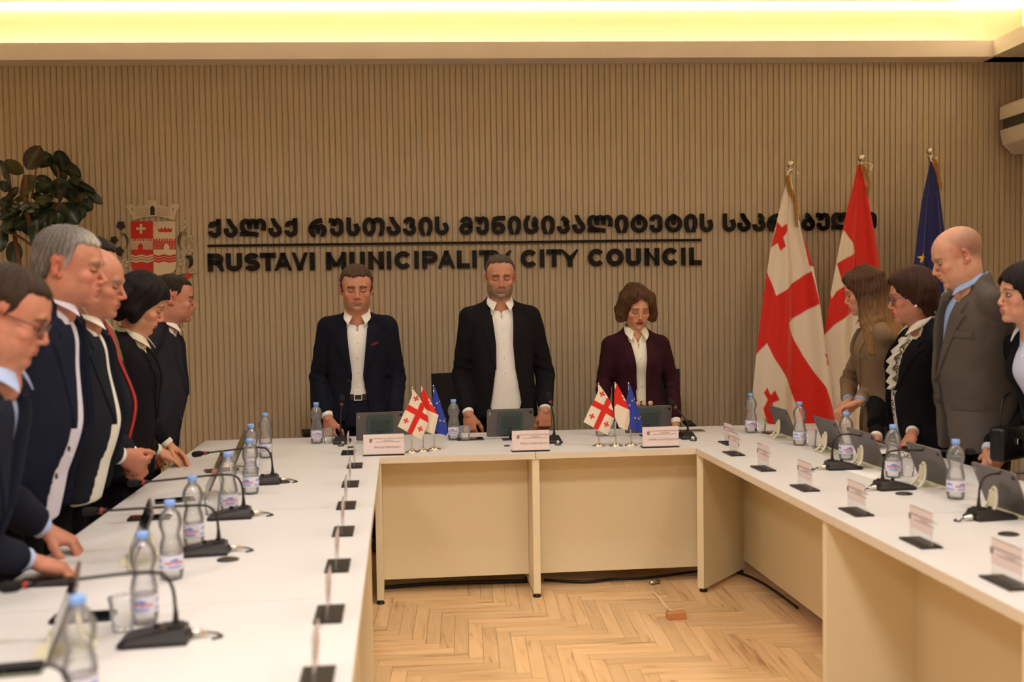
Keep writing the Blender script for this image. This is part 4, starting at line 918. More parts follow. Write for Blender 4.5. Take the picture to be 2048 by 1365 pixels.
def big_flag(label, L_, R_, Y, prints, base, ball, foot_px, fringe, bow, seed):
    bp = ony(ball[0], ball[1], Y); t = thing('flagpole', label, 'flag', (bp[0], bp[1]+.02, 0), 0, 'tall flags by the wall')
    T0 = np.array([bp[0], bp[1]+.02, 0])
    mb = MB(); mb.lathe([(.0, 0), (.16, 0), (.165, .012), (.05, .03), (.022, .05), (.020, .3)], 32); mb.build('pole_base', m_steel, t)
    MB().lathe([(.013, .05), (.013, bp[2]-.03)], 14).build('pole', m_steel, t)
    MB().lathe([(.0135, bp[2]-.045), (.019, bp[2]-.04), (.019, bp[2]-.033), (.012, bp[2]-.028)]+[(.026*math.sin(a)+.0001, bp[2]-.026*math.cos(a)) for a in np.linspace(.3, PI, 14)], 20).build('finial_ball', m_steel, t)
    lp = lambda x, y: ony(x, y, Y-.03)-T0
    f = cloth_flag('flag_cloth', L_, R_, Y, prints, base, m_flag, t, seed=seed, pt=lp, fold=.028)
    P = [lp(*p)+np.array([0, -.012, 0]) for p in fringe]; Q = fan(P, 8)
    mb = MB(); n = len(Q)
    for i in range(n-1):
        q = Q[i]; w_ = .020*(1-.5*i/n)
        for k in range(5): mb.tube([q+np.array([w_*(k/4-.5), -.004*math.sin(k*2+i), 0]), q+np.array([w_*(k/4-.5)*1.6+.004*math.sin(i*3+k), -.006, -.045])], [.0028, .0012], 4)
    mb.build('fringe', m_gold, t, kind='stuff')
    mb = MB()
    for pts in bow:
        P = [lp(*p)+np.array([0, -.02, 0]) for p in pts]; Q = np.array(fan(P, 5)); mb.grid(np.stack([Q+np.array([-.006, 0, .003]), Q+np.array([.006, -.004, -.003])], 1))
    mb.build('ribbon_bow', mat('white_ribbon', (222,206,184), .7), t)
    return t
big_flag('tall white and red five cross flag draped on a chrome pole, nearest the lettering', F1L, F1R, 6.55, geo, WHT, (1583, 328), None, [(1573,345),(1577,370),(1588,395),(1590,420),(1592,445)], [[(1582,339),(1574,345),(1572,352)], [(1584,339),(1592,343),(1594,350)]], .4)
big_flag('tall red and white flag draped on a chrome pole between the two other tall flags', F2L, F2R, 6.60, rus, RED, (1726, 316), None, [(1724,328),(1731,345),(1735,362),(1733,378)], [[(1727,326),(1736,328),(1742,330),(1738,342)]], 1.7)
big_flag('tall dark blue flag with yellow stars on a chrome pole, rightmost of the tall flags', F3L, F3R, 6.62, eu, DBL, (1863, 302), None, [(1866,317),(1872,332),(1876,352),(1879,372)], [[(1862,311),(1858,318),(1860,325)], [(1864,311),(1870,314),(1868,320)]], 3.)

# desk flags: cloth hangs from the top of a chrome pole
Z7 = lambda pts: [(780+x/8.529, 760+y/8.529) for x, y in pts]
def desk_flag(label, base_px, top_px, L_, R_, prints, base, org, seed, group):
    b = onz(base_px[0], base_px[1], TZ); Y = b[1]; tp = ony(top_px[0], top_px[1], Y); h = tp[2]-TZ
    t = thing('desk_flag', label, 'flag', (b[0], b[1], TZ), 0, group)
    MB().lathe([(.0, 0), (.034, 0), (.0345, .003), (.027, .007), (.016, .010), (.010, .018), (.007, .021), (.0, .022)], 28).build('flag_base', m_steel, t)
    MB().tube([(0, 0, .018), (tp[0]-b[0], 0, h-.004)], .0026, 10).build('pole', m_steel, t)
    MB().lathe([(.0, -.003), (.0038, -.001), (.0042, .003), (.0028, .006), (.0, .007)], 10, c=(tp[0]-b[0], 0, h)).build('pole_tip', m_steel, t)
    ox, oy = org
    pt = lambda x, y: ony(x-ox+top_px[0], y-oy+top_px[1], Y-.014)-b
    cloth_flag('flag_cloth', L_, R_, Y, prints, base, m_flag, t, 70, 90, fold=.0035, nf=.8, seed=seed, pt=pt); return t
dg = [(Z7([(320,425),(200,400),(200,520),(265,515),(430,600),(515,655),(655,735),(700,735),(640,600),(600,585),(555,550),(475,510)]), RED),
      (Z7([(525,385),(475,510),(430,600),(300,890),(290,990),(380,990),(380,935),(515,655),(555,550),(600,470),(580,400)]), RED)]+[(Z7(bolnisi(x, y, 50, .45)), RED) for x, y in ((450,322),(278,702),(520,838))]
DGL = Z7([(375,160),(385,260),(320,425),(265,515),(135,800),(330,905),(541,1022)]); DGR = Z7([(400,163),(470,280),(520,380),(590,500),(640,600),(660,735),(542,1024)])
DGL = Z7([(376,160),(384,262),(318,425),(265,515),(190,680),(135,800)]); DGR = Z7([(402,163),(520,330),(600,470),(655,640),(660,735),(541,1024)])
dr = [(Z7([(566,485),(640,520),(825,605),(900,640),(900,1000),(400,1000),(500,560)]), WHT), (Z7([(655,315),(690,365),(720,425),(760,480),(705,425),(670,410),(688,375),(648,350)]), WHT), (Z7([(525,135),(560,135),(545,190),(530,230)]), WHT)]
DRL = Z7([(528,130),(535,210),(520,330),(520,480),(530,700),(600,880)]); DRR = Z7([(566,135),(660,310),(740,470),(800,580),(825,605),(745,935)])
de = [(Z7(star(x, y, r, .1)), YEL) for x, y, r in ((803,400,20),(852,368,18),(760,475,18),(855,695,20),(920,708,18),(948,672,16))]
DEL = Z7([(738,115),(745,200),(735,280),(705,380),(760,620),(770,890)]); DER = Z7([(768,125),(820,270),(880,450),(940,640),(975,760),(972,960)])
grp = ('desk flags beside the left name plate', 'desk flags beside the right name plate')
for gi, (bases, tops) in enumerate([([(824,906),(847,904),(869,900)], [(825,777),(843,775),(867,773)]), ([(1198,893),(1232,893),(1262,892)], [(1197,768),(1230,767),(1257,768)])]):
    nm = ('left', 'right')[gi]
    desk_flag(f'small white and red five cross desk flag, in the {nm} trio of desk flags', bases[0], tops[0], DGL, DGR, dg, WHT, (825.5, 777), .3, grp[gi])
    desk_flag(f'small red and white desk flag, middle of the {nm} trio of desk flags', bases[1], tops[1], DRL, DRR, dr, RED, (842.5, 775), 1.2, grp[gi])
    desk_flag(f'small blue desk flag with yellow stars, in the {nm} trio of desk flags', bases[2], tops[2], DEL, DER, de, BLU, (867, 773), 2.2, grp[gi])

# ---------------------------------------------------------------- bottles, cups
def shell_mat(name, col, fac, haze=.0):
    m = bpy.data.materials.new(name); m.use_nodes = True; nt = m.node_tree; N = nt.nodes; L = nt.links; N.remove(N['Principled BSDF'])
    tr = N.new('ShaderNodeBsdfTransparent'); tr.inputs[0].default_value = (*col, 1); g_ = N.new('ShaderNodeBsdfGlossy'); g_.inputs['Roughness'].default_value = .06
    fz = N.new('ShaderNodeFresnel'); fz.inputs[0].default_value = 1.45; mr = N.new('ShaderNodeMapRange'); mr.inputs['To Min'].default_value = fac; mr.inputs['To Max'].default_value = 1.; L.new(fz.outputs[0], mr.inputs[0])
    mx = N.new('ShaderNodeMixShader'); L.new(mr.outputs[0], mx.inputs[0]); L.new(tr.outputs[0], mx.inputs[1]); L.new(g_.outputs[0], mx.inputs[2]); df = N.new('ShaderNodeBsdfDiffuse'); df.inputs[0].default_value = (.92,.93,.95,1); m2 = N.new('ShaderNodeMixShader'); m2.inputs[0].default_value = haze; L.new(mx.outputs[0], m2.inputs[1]); L.new(df.outputs[0], m2.inputs[2]); L.new(m2.outputs[0], N['Material Output'].inputs[0]); return m
def water_mat():
    m = bpy.data.materials.new('water'); m.use_nodes = True; nt = m.node_tree; N = nt.nodes; L = nt.links; N.remove(N['Principled BSDF'])
    tr = N.new('ShaderNodeBsdfTransparent'); tr.inputs[0].default_value = (.98,.985,.985,1); g_ = N.new('ShaderNodeBsdfGlass'); g_.inputs['IOR'].default_value = 1.33; g_.inputs['Roughness'].default_value = 0
    mx = N.new('ShaderNodeMixShader'); mx.inputs[0].default_value = .12; L.new(tr.outputs[0], mx.inputs[1]); L.new(g_.outputs[0], mx.inputs[2]); L.new(mx.outputs[0], N['Material Output'].inputs[0]); return m
m_pet = shell_mat('clear_plastic', (.99,.992,.995), .03, .06); m_cup = shell_mat('cup_plastic', (.99,.99,.99), .03, .12); m_water = water_mat(); m_acr = shell_mat('clear_acrylic', (.97,.97,.98), .04, .08)
m_cap = mat('blue_cap', (126,164,228), .4); m_lab = mat('bottle_label', (214,212,226), .5)
BP = [(.024,0),(.029,.003),(.0315,.012),(.0325,.022),(.0325,.085),(.0315,.092),(.0305,.098),(.0295,.106),(.0265,.116),(.0245,.124),(.0250,.132),(.0285,.142),(.0318,.152),(.0328,.162),(.0315,.174),(.0275,.186),(.0205,.197),(.0145,.204),(.0130,.208),(.0130,.214)]
def rib(p): return [(r+(.0007*math.sin(z*700) if .09 < z < .17 or z < .03 else 0), z) for r, z in p]
def text_mesh(s, size, res=2, off=.004):
    c = bpy.data.curves.new('g', 'FONT'); c.body = s; c.size = size; c.resolution_u = res; c.align_x = 'CENTER'; c.offset = off*size
    o = bpy.data.objects.new('g', c); COL.objects.link(o); bpy.context.view_layer.update()
    me = bpy.data.meshes.new_from_object(o.evaluated_get(bpy.context.evaluated_depsgraph_get())); bpy.data.objects.remove(o); bpy.data.curves.remove(c); return me
def bend(me, r, z0, a0):
    co = np.zeros(len(me.vertices)*3); me.vertices.foreach_get('co', co); co = co.reshape(-1, 3)
    a = co[:, 0]/r+a0; P = np.stack([r*np.cos(a), r*np.sin(a), z0+co[:, 1]], 1); me.vertices.foreach_set('co', P.ravel()); me.update(); return me
def make_bottle():
    t = thing('water_bottle', '', 'bottle')
    fine = [(np.interp(z, [p[1] for p in BP], [p[0] for p in BP]), z) for z in np.linspace(0, .214, 76)]; fine = rib(fine)
    MB().lathe(fine[1:], 28).build('bottle_body', m_pet, t)
    wp = [(r-.0008, z+.0006) for r, z in fine if z < .168]; wp = [(0.0001, wp[0][1])]+wp+[(.0001, wp[-1][1])]
    MB().lathe(wp, 24).build('water', m_water, t)
    mb = MB(); mb.lathe([(.0145,.211),(.0152,.213),(.0152,.226),(.0140,.2275),(.0001,.2278)], 24)
    mb.build('cap', m_cap, t)
    mb = MB(); mb.lathe([(.0330,.030),(.0332,.031),(.0332,.071),(.0330,.072)], 32); lb = mb.build('label', m_lab, t)
    for a0 in (-PI/2, PI/2): link('label_text', bend(text_mesh('BAKURIANI', .0105, 1, .03), .0335, .048, a0), mat('label_red', (214,34,60), .5), lb)
    mb = MB()
    for a0 in (-PI/2, PI/2, 0, PI):
        for z in (.041, .037): mb.add([(.0334*math.cos(a0+q), .0334*math.sin(a0+q), z+dz) for dz in (0, .0022) for q in np.linspace(-.55, .55, 9)], [(i, i+1, i+10, i+9) for i in range(8)])
        mb.add([(.0334*math.cos(a0+q), .0334*math.sin(a0+q), .058+h_) for q, h_ in zip(np.linspace(-.4, .4, 7), (0, .005, .002, .009, .003, .006, 0))]+[(.0334*math.cos(a0+q), .0334*math.sin(a0+q), .056) for q in np.linspace(-.4, .4, 7)], [(i+7, i+8, i+1, i) for i in range(6)])
    mb.build('label_stripe', mat('label_blue', (96,132,214), .5), lb); return t
bot0 = make_bottle(); used = False
BOT = [((532,918), 'left', 'clear water bottle with blue cap, farthest one on the left side table'), ((504,949), 'left', 'clear water bottle with blue cap standing just behind another near the first left microphone'),
 ((502,990), 'left', 'clear water bottle with blue cap, rightmost in the left row, in front of its twin'), ((459,1028), 'left', 'clear water bottle with blue cap on the left table beside an upright tablet and cup'),
 ((388,1093), 'left', 'clear water bottle with blue cap on the left table between the second and third microphones'), ((344,1160), 'left', 'clear water bottle with blue cap on the left table beside the third microphone'),
 ((290,1248), 'left', 'clear water bottle with blue cap behind the gooseneck of the near left microphone'), ((163,1425), 'left', 'blurred water bottle with blue cap nearest the camera at lower left'),
 ((634,889), 'head', 'clear water bottle with blue cap beside the cup in front of the man in navy'), ((908,882), 'head', 'clear water bottle with blue cap between the blue desk flag and the bearded man'), ((1203,874), 'head', 'clear water bottle half hidden behind the right five cross desk flag'),
 ((1502,868), 'right', 'clear water bottle with blue cap farthest on the right table, before the tall flag'), ((1599,893), 'right', 'clear water bottle with blue cap between the first two tablets on the right table'),
 ((1692,922), 'right', 'clear water bottle with blue cap behind the first right microphone'), ((1786,958), 'right', 'clear water bottle with blue cap behind the second right microphone'), ((1911,1000), 'right', 'clear water bottle with blue cap nearest the camera on the right table')]
for k, (p, side, lab) in enumerate(BOT):
    q = onz(p[0], p[1]-2, TZ); g_ = f'water bottles on the {side} table'
    if k == 0: bot0.location = Vector(q); bot0['label'] = lab; bot0['group'] = g_
    else: copy_tree(bot0, lab, q, rz=k*.7 % 1.2-.6, group=g_)
cup0 = thing('plastic_cup', '', 'cup')
MB().lathe([(.0001,.001),(.0235,.001),(.0240,.003),(.0255,.020),(.0258,.0205),(.0275,.040),(.0278,.0405),(.0300,.066),(.0322,.080),(.0335,.0805),(.0338,.083),(.0325,.0835)], 28).build('cup_body', m_cup, cup0)
CUPS = [((657,887), 'clear plastic cup beside the bottle in front of the man in navy'), ((930,882), 'clear plastic cup beside the bottle at the bearded man’s hand'), ((1222,873), 'clear plastic cup behind the right trio of desk flags'), ((1522,867), 'clear plastic cup beside the farthest bottle of the right table'), ((1622,893), 'clear plastic cup beside the second bottle of the right table'), ((1815,955), 'clear plastic cup behind the fourth tablet of the right table'), ((425,1030), 'clear plastic cup beside the second microphone of the left table'), ((246,1262), 'blurred clear plastic cup left of the near left microphone')]
for k, (p, lab) in enumerate(CUPS):
    q = onz(p[0], p[1], TZ)
    if k == 0: cup0.location = Vector(q); cup0['label'] = lab; cup0['group'] = 'clear plastic cups'
    else: copy_tree(cup0, lab, q, group='clear plastic cups')

# ---------------------------------------------------------------- microphones
m_blk = mat('black_plastic', (24,20,20), .4); m_foam = mat('mic_foam', (20,17,17), .95, bump=.002, bscale=900); m_ring = mat('red_ring', (150,44,26), .4, emit=(255,40,10), estr=.04)
def mic(label, p, rz, neck, group, cable=True, dz=1):
    t = thing('gooseneck_microphone', label, 'microphone', p, rz, group)
    mb = MB(); L_ = .078; W_ = .052
    low = [(-L_, -W_*.85), (-L_*.8, -W_), (L_, -W_*.8), (L_, W_*.8), (-L_*.8, W_), (-L_, W_*.85)]; n = 6
    lay = [(1, 0, 0), (1, .010, 0), (.86, .018, .004), (.42, .036, .040)]
    v = []; 
    for i, (sc_, z, dx) in enumerate(lay):
        for x, y in low: v.append((x*(sc_ if i < 3 else .38)+dx, y*(sc_ if i < 3 else .62), z))
    f = [tuple(range(n))[::-1], tuple(range(3*n, 4*n))]+[(i*n+k, i*n+(k+1) % n, (i+1)*n+(k+1) % n, (i+1)*n+k) for i in range(3) for k in range(n)]
    mb.add(v, f); mb.box((.030, -.022, .030), (.062, .022, .042), b=.003); b_ = mb.build('mic_base', m_blk, t)
    MB().lathe([(.006,.0),(.006,.010),(.0075,.012),(.0075,.016),(.001,.017)], 10, c=(.002, 0, .026)).build('talk_button', m_blk, b_)
    P = fan([(.046, 0, .040), (.046, 0, .075)]+neck, 7); n = len(P)
    MB().tube(P, [.0085-.0045*min(1, i/8) for i in range(n)], 10).build('gooseneck', m_blk, t)
    d = P[-1]-P[-3]; d /= np.linalg.norm(d); e = P[-1]
    hd = MB().tube([e, e+d*.012, e+d*.014, e+d*.030], [.0065, .0065, .0085, .0085], 14).build('mic_collar', m_blk, t)
    MB().tube([e+d*.012, e+d*.020], [.0092, .0092], 16).build('light_ring', m_ring, hd)
    MB().tube([e+d*.028, e+d*.031, e+d*.040, e+d*.062, e+d*.070, e+d*.074], [.004, .0115, .0135, .0135, .0105, .003], 16).build('foam_windscreen', m_foam, t)
    if cable:
        cb = MB().tube([(.072, .012, .013), (.100, .013, .012), (.101, .013, .012), (.118, .014, .011)], [.0095, .0095, .0065, .0055], 14).build('cable_plug', m_steel, t)
        MB().tube(fan([(.116,.014,.011), (.130,.016,.009), (.140,.020,.004), (.150,.005,.0035), (.130,-.012,.0035)], 6), .0028, 8).build('cable', m_blk, cb)
    return t
NK = lambda up, out, end=0.: [(.040, 0, up*.80), (.015, 0, up), (-.05, 0, up+.004), (-out*.6, 0, up-.004+end*.5), (-out, 0, up-.012+end)]
mics = [(onz(524,968), 0, NK(.155, .22), 'left', 'black gooseneck microphone farthest on the left table, bent toward the table edge'), (onz(462,1036), 0, NK(.155, .29), 'left', 'black gooseneck microphone with red ring, second along the left table'),
 (onz(408,1108), 0, NK(.150, .29, .01), 'left', 'black gooseneck microphone with red ring, third along the left table'), (onz(312,1284), 0, NK(.160, .27), 'left', 'large blurred gooseneck microphone with red ring near the camera on the left table'),
 (onz(95,1520), 0, NK(.165, .27, .01), 'left', 'blurred gooseneck microphone cut by the lower left corner'),
 (onz(683,886), -PI/2, [(.044,0,.12),(.040,.004,.17),(.030,.006,.20)], 'head', 'upright gooseneck microphone in front of the man in navy suit'), (onz(1106,884), -PI/2, [(.044,0,.12),(.040,-.006,.17),(.030,-.012,.205)], 'head', 'upright gooseneck microphone in front of the bearded man'), (onz(1371,876), -PI/2, [(.044,0,.09),(.036,-.02,.12),(.02,-.05,.16)], 'head', 'gooseneck microphone in front of the woman in burgundy, beside a phone'),
 (onz(1684,938), PI, NK(.150, .26, -.045), 'right', 'black gooseneck microphone farthest along the right table'), (onz(1786,978), PI+.1, NK(.150, .30), 'right', 'black gooseneck microphone second along the right table'), (onz(1980,1037), PI+.15, NK(.150, .30, .0), 'right', 'black gooseneck microphone nearest the camera on the right table')]
for p, rz, nk, side, lab in mics: mic(lab, p, rz, nk, f'gooseneck microphones on the {side} table')
for (x, y), lab in (((565,966), 'small black cable cap lying beside the farthest left microphone'), ((456,1121), 'small black cable cap in front of the third left microphone'), ((1808,989), 'small black cable cap in front of the second right microphone'), ((2017,1070), 'small black cable cap right of the nearest right microphone'), ((1014,893), 'tiny black cable cap left of the middle name plate'), ((703,896), 'tiny black cable cap behind the left end of the first name plate')):
    s = .5 if 'tiny' in lab else 1; MB().lathe([(.0,.0),(.030*s,.0),(.031*s,.003),(.024*s,.006),(.0,.007)], 20, sx=1.1, sy=.9).build('table_grommet', m_blk, loc=onz(x, y), label=lab.replace('cable cap', 'round cable grommet'), cat='grommet')

# ---------------------------------------------------------------- tablets, phones, name plates, papers
m_tab = mat('tablet_grey', (98,92,90), .38, metal=.35); m_teal = mat('stand_teal', (62,76,74), .5); m_slot = mat('slot_black', (12,12,12), .7); m_scr = mat('screen_black', (12,12,14), .08); m_ivory = mat('stand_ivory', (214,208,180), .5)
def rrect(w_, h_, r, n=5):
    p = []
    for cx, cy, a0 in ((w_-r, h_-r, 0), (-w_+r, h_-r, PI/2), (-w_+r, -h_+r, PI), (w_-r, -h_+r, 3*PI/2)):
        p += [(cx+r*math.cos(a0+k*PI/2/n), cy+r*math.sin(a0+k*PI/2/n)) for k in range(n+1)]
    return p
def tablet(label, p, rz, kind, group, tilt=18):
    t = thing('tablet', label, 'tablet', p, rz, group); a = math.radians(tilt); W_, H_ = .130, .083
    up = np.array([0, -math.sin(a), math.cos(a)]); nn = np.array([0, math.cos(a), math.sin(a)]); c = np.array([0, .01, .016])+up*H_
    fr = lambda x, y, z: c+np.array([x, 0, 0])+up*y+nn*z
    MB().prism(rrect(W_, H_, .010), .007, fr, off=-.0035).build('tablet_back', m_tab, t)
    MB().prism(rrect(W_-.004, H_-.004, .008), .0006, fr, off=.0035).build('screen', m_scr, t)
    mb = MB(); mb.prism([(.106+.0075*math.cos(q)+.008, .064+.0075*math.sin(q)) for q in np.linspace(0, 2*PI, 17)[:-1]], .0015, fr, off=-.005); cm = mb.build('camera_lens', m_slot, t)
    MB().prism([(-.118,.050),(-.112,.050),(-.112,.068),(-.118,.068)], .0005, fr, off=-.0040).build('maker_tag', mat('tag_silver', (178,172,168), .4, metal=.5), t)
    if kind == 'case':
        pad = MB().prism(rrect(.072, .070, .018), .006, lambda x, y, z: fr(x, y-.004, z), off=-.0095).build('back_stand', m_teal, t)
        mb = MB()
        for r_ in range(5):
            for k in range(8):
                x0 = -.052+k*.0135; y0 = .030-r_*.0155
                mb.prism([(x0, y0), (x0+.004, y0), (x0+.0155, y0+.011), (x0+.0115, y0+.011)], .0006, fr, off=-.0101)
        mb.build('slot', m_slot, pad)
        MB().box((-.045,-.05,0), (.045,.03,.006), b=.002).build('stand_foot', m_blk, t)
        MB().tube([(0, -.02, .004), fr(0, -.03, -.008)], .006, 8).build('stand_hinge', m_blk, t)
    else:
        o_ = MB().tube([(-.020,-.055,.004), (.020,-.055,.004)], .004, 8)
        P = [(-.034,-.085,.004), (-.026,-.056,.035), (-.016,-.046,.080), (0,-.044,.100), (.016,-.046,.080), (.026,-.056,.035), (.034,-.085,.004)]
        sw_ = MB(); Q = fan(P, 4); sw_.tube(Q, .0055, 8); sw_.box((-.018,-.054,.030), (.018,-.049,.088)); sw_.tube([(-.022,-.06,.022), (.022,-.06,.022)], .004, 6)
        ks = sw_.build('kickstand', m_ivory, t); MB().box((-.045,-.085,0), (.045,.045,.004), b=.0015).build('stand_foot', m_ivory, t)
        MB().box((-.110,.008,.004), (.110,.020,.018)).build('stand_ledge', m_ivory, t)
    return t
tablet('grey tablet on a dark teal stand in front of the man in navy suit', onz(760,886), .10, 'case', 'tablets on the head table')
tablet('grey tablet on a dark teal stand in front of the bearded man', onz(1020,879), .0, 'case', 'tablets on the head table')
tablet('grey tablet on a dark teal stand, half hidden by the blue desk flag', onz(1296,872), -.02, 'case', 'tablets on the head table')
for (x, y), lab in (((1573,877), 'grey tablet on an ivory kickstand, farthest on the right table'), ((1668,905), 'grey tablet on an ivory kickstand, second along the right table'), ((1741,936), 'grey tablet on an ivory kickstand behind the first right microphone'), ((1868,974), 'grey tablet on an ivory kickstand in front of the bald man'), ((2012,1030), 'grey tablet on an ivory kickstand nearest the camera on the right table')):
    tablet(lab, onz(x, y), -PI/2, 'kick', 'tablets on the right table', 22)
for (x, y), lab, tl in (((468,937), 'upright grey tablet seen edge on, farthest on the left table', 25), ((418,992), 'upright grey tablet seen edge on behind a bottle on the left table', 25), ((270,1125), 'upright grey tablet seen edge on near the dark phone of the left table', 22), ((112,1300), 'upright grey tablet seen edge on behind the nearest left bottle', 22)):
    tablet(lab, onz(x, y), PI/2+(.27 if y > 1100 else .19), 'kick', 'tablets on the left table', tl)
def phone(label, p, rz, body=(30,26,28), tilt=0):
    t = thing('phone', label, 'phone', p, rz, 'phones lying on the tables'); fr = lambda x, y, z: (x, y, z)
    MB().prism(rrect(.075, .037, .009), .008, fr).build('phone_body', mat('phone_%d' % body[0], body, .3), t); MB().prism(rrect(.073, .035, .008), .0004, fr, off=.008).build('screen', m_scr, t)
for p, rz, col, lab in ((onz(940,880), .1, (70,40,30), 'dark phone beside the cup of the bearded man'), (onz(1382,864), .05, (150,140,130), 'silver edged phone on the head table beside the woman’s microphone'), (onz(1552,866), .2, (90,26,20), 'dark red phone behind the farthest right tablet'), (onz(1657,897), .1, (150,110,100), 'phone lying beside the second tablet of the right table'), (onz(1765,914), .0, (20,18,18), 'black phone behind the third tablet of the right table'),
        (onz(2046,1016), .0, (20,18,18), 'black phone behind the nearest right tablet'), (onz(300,1038), .05, (24,22,22), 'dark phone beside the third upright tablet on the left table'), (onz(350,1003), .3, (60,50,44), 'small dark phone beside the third microphone head of the left table'), (onz(167,1238), .02, (16,15,18), 'black phone behind the nearest left bottle'), (onz(95,1168), .02, (34,26,26), 'dark phone under the fingers of the man with glasses'), (onz(443,942), .4, (70,64,56), 'phone beside the farthest left microphone'), (onz(15,1345), .1, (110,112,98), 'grey phone at the lower left corner of the table')):
    phone(lab, p, rz, col)
m_paper = mat('paper_pink_white', (226,208,204), .8); m_prn = mat('print_grey', (96,86,90), .8)
hdr = text_mesh('ქალაქ რუსთავის მუნიციპალიტეტის', .0085, 1); hdr.materials.append(m_prn); hdr2 = text_mesh('საკრებულო', .0085, 1); hdr2.materials.append(m_prn)
def nameplate(label, p, rz, group, name=None, w_=.104, front=False):
    t = thing('name_plate', label, 'name plate', p, rz, group); full = name is not None
    yb = -.030 if not full else -.022
    MB().box((-w_, yb if full else -.035, 0), (w_, .030 if full else .035, .006)).build('plate_base', m_blk if not full else mat('base_maroon', (38,16,16), .3), t)
    h = .104; lean = .05 if full else 0
    fr = lambda x, y, z: (x, z+lean*y-.016*full, .006+y)
    MB().prism([(-w_+.001, 0), (w_-.001, 0), (w_-.001, h), (-w_+.001, h)], .003, fr).build('acrylic_sheet', m_acr, t)
    y0, y1 = (.002, h-.001) if full else (.034, h-.003)
    pp = MB().prism([(-w_+.002, y0), (w_-.002, y0), (w_-.002, y1), (-w_+.002, y1)], .0006, fr, off=-.0008).build('paper_card', m_paper, t)
    R3 = (PI/2-math.atan(lean)*0, 0, 0); k = 1 if full else .8
    def prn(me, x, y, nm='print'):
        o = link(nm, me, m_prn, pp); o.location = (x, -.0013+lean*y-.016*full, .006+y); o.rotation_euler = (PI/2-math.atan(lean), 0, 0); return o
    prn(hdr, .022, y1-.024); prn(hdr2, .022, y1-.034)
    MB().prism([(-.040, y1-.040), (.084, y1-.040), (.084, y1-.0385), (-.040, y1-.0385)], .0004, fr, off=-.0012).build('print_line', m_prn, pp)
    MB().prism([(-.072, y1-.040), (-.066, y1-.043), (-.058, y1-.040), (-.057, y1-.026), (-.065, y1-.020), (-.073, y1-.026)], .0004, fr, off=-.0012).build('print_emblem', mat('print_light', (140,128,130), .8), pp)
    if full: m_ = text_mesh(name, .0132, 1); m_.materials.append(m_prn); prn(m_, .018, y1-.070)
nameplate('white name card in a clear stand before the man in navy suit', onz(768,911), .0, 'name plates on the head table', 'მიხეილ მუზაშვილი')
nameplate('white name card in a clear stand before the bearded man, at the table seam', onz(1061,903), .0, 'name plates on the head table', 'მამუკა რეხვიაშვილი', .098)
nameplate('white name card in a clear stand before the woman in burgundy', onz(1320,895), .0, 'name plates on the head table', 'მარინა ლიპარტელიანი', .098)
ordn = ['first', 'second', 'third', 'fourth', 'fifth', 'sixth', 'seventh', 'eighth', 'ninth']
for k, (x, y) in enumerate([(697,907),(710,933),(701,970),(693,1013),(687,1065),(676,1134),(659,1231),(634,1362)]):
    nameplate(f'clear name plate on black base seen edge on, {ordn[k]} from far on left table', onz(x, y), PI/2, 'name plates along the left table', None, .070)
for k, (x, y) in enumerate([(1457,888),(1467,909),(1526,939),(1609,978),(1712,1026),(1841,1088),(2012,1168)]):
    nameplate(f'clear name plate with pinkish card, {ordn[k]} from far on the right table', onz(x, y), -PI/2, 'name plates along the right table', None, .070)
for (x, y), a, lab in (((1745,905), .3, 'white paper sheet on the right table under the hand of the woman with glasses'), ((1760,948), .1, 'white paper sheet behind the third right tablet')):
    MB().box((-.10,-.14,0), (.10,.14,.0012)).build('paper_sheet', mat('paper_white', (230,226,220), .8), label=lab, cat='paper', loc=onz(x, y), rz=a)
t = thing('spectacles', 'dark folded spectacles lying behind the second right microphone', 'glasses', onz(1812,920), .2)
for sx in (-1, 1): MB().tube([(sx*.03+.022*math.cos(q), 0, .02+.016*math.sin(q)) for q in np.linspace(0, 2*PI, 17)], .0015, 6, cap=False).build('rim', m_blk, t); MB().tube([(sx*.053, 0, .026), (sx*.045, .06, .004)], .0015, 6).build('temple', m_blk, t)

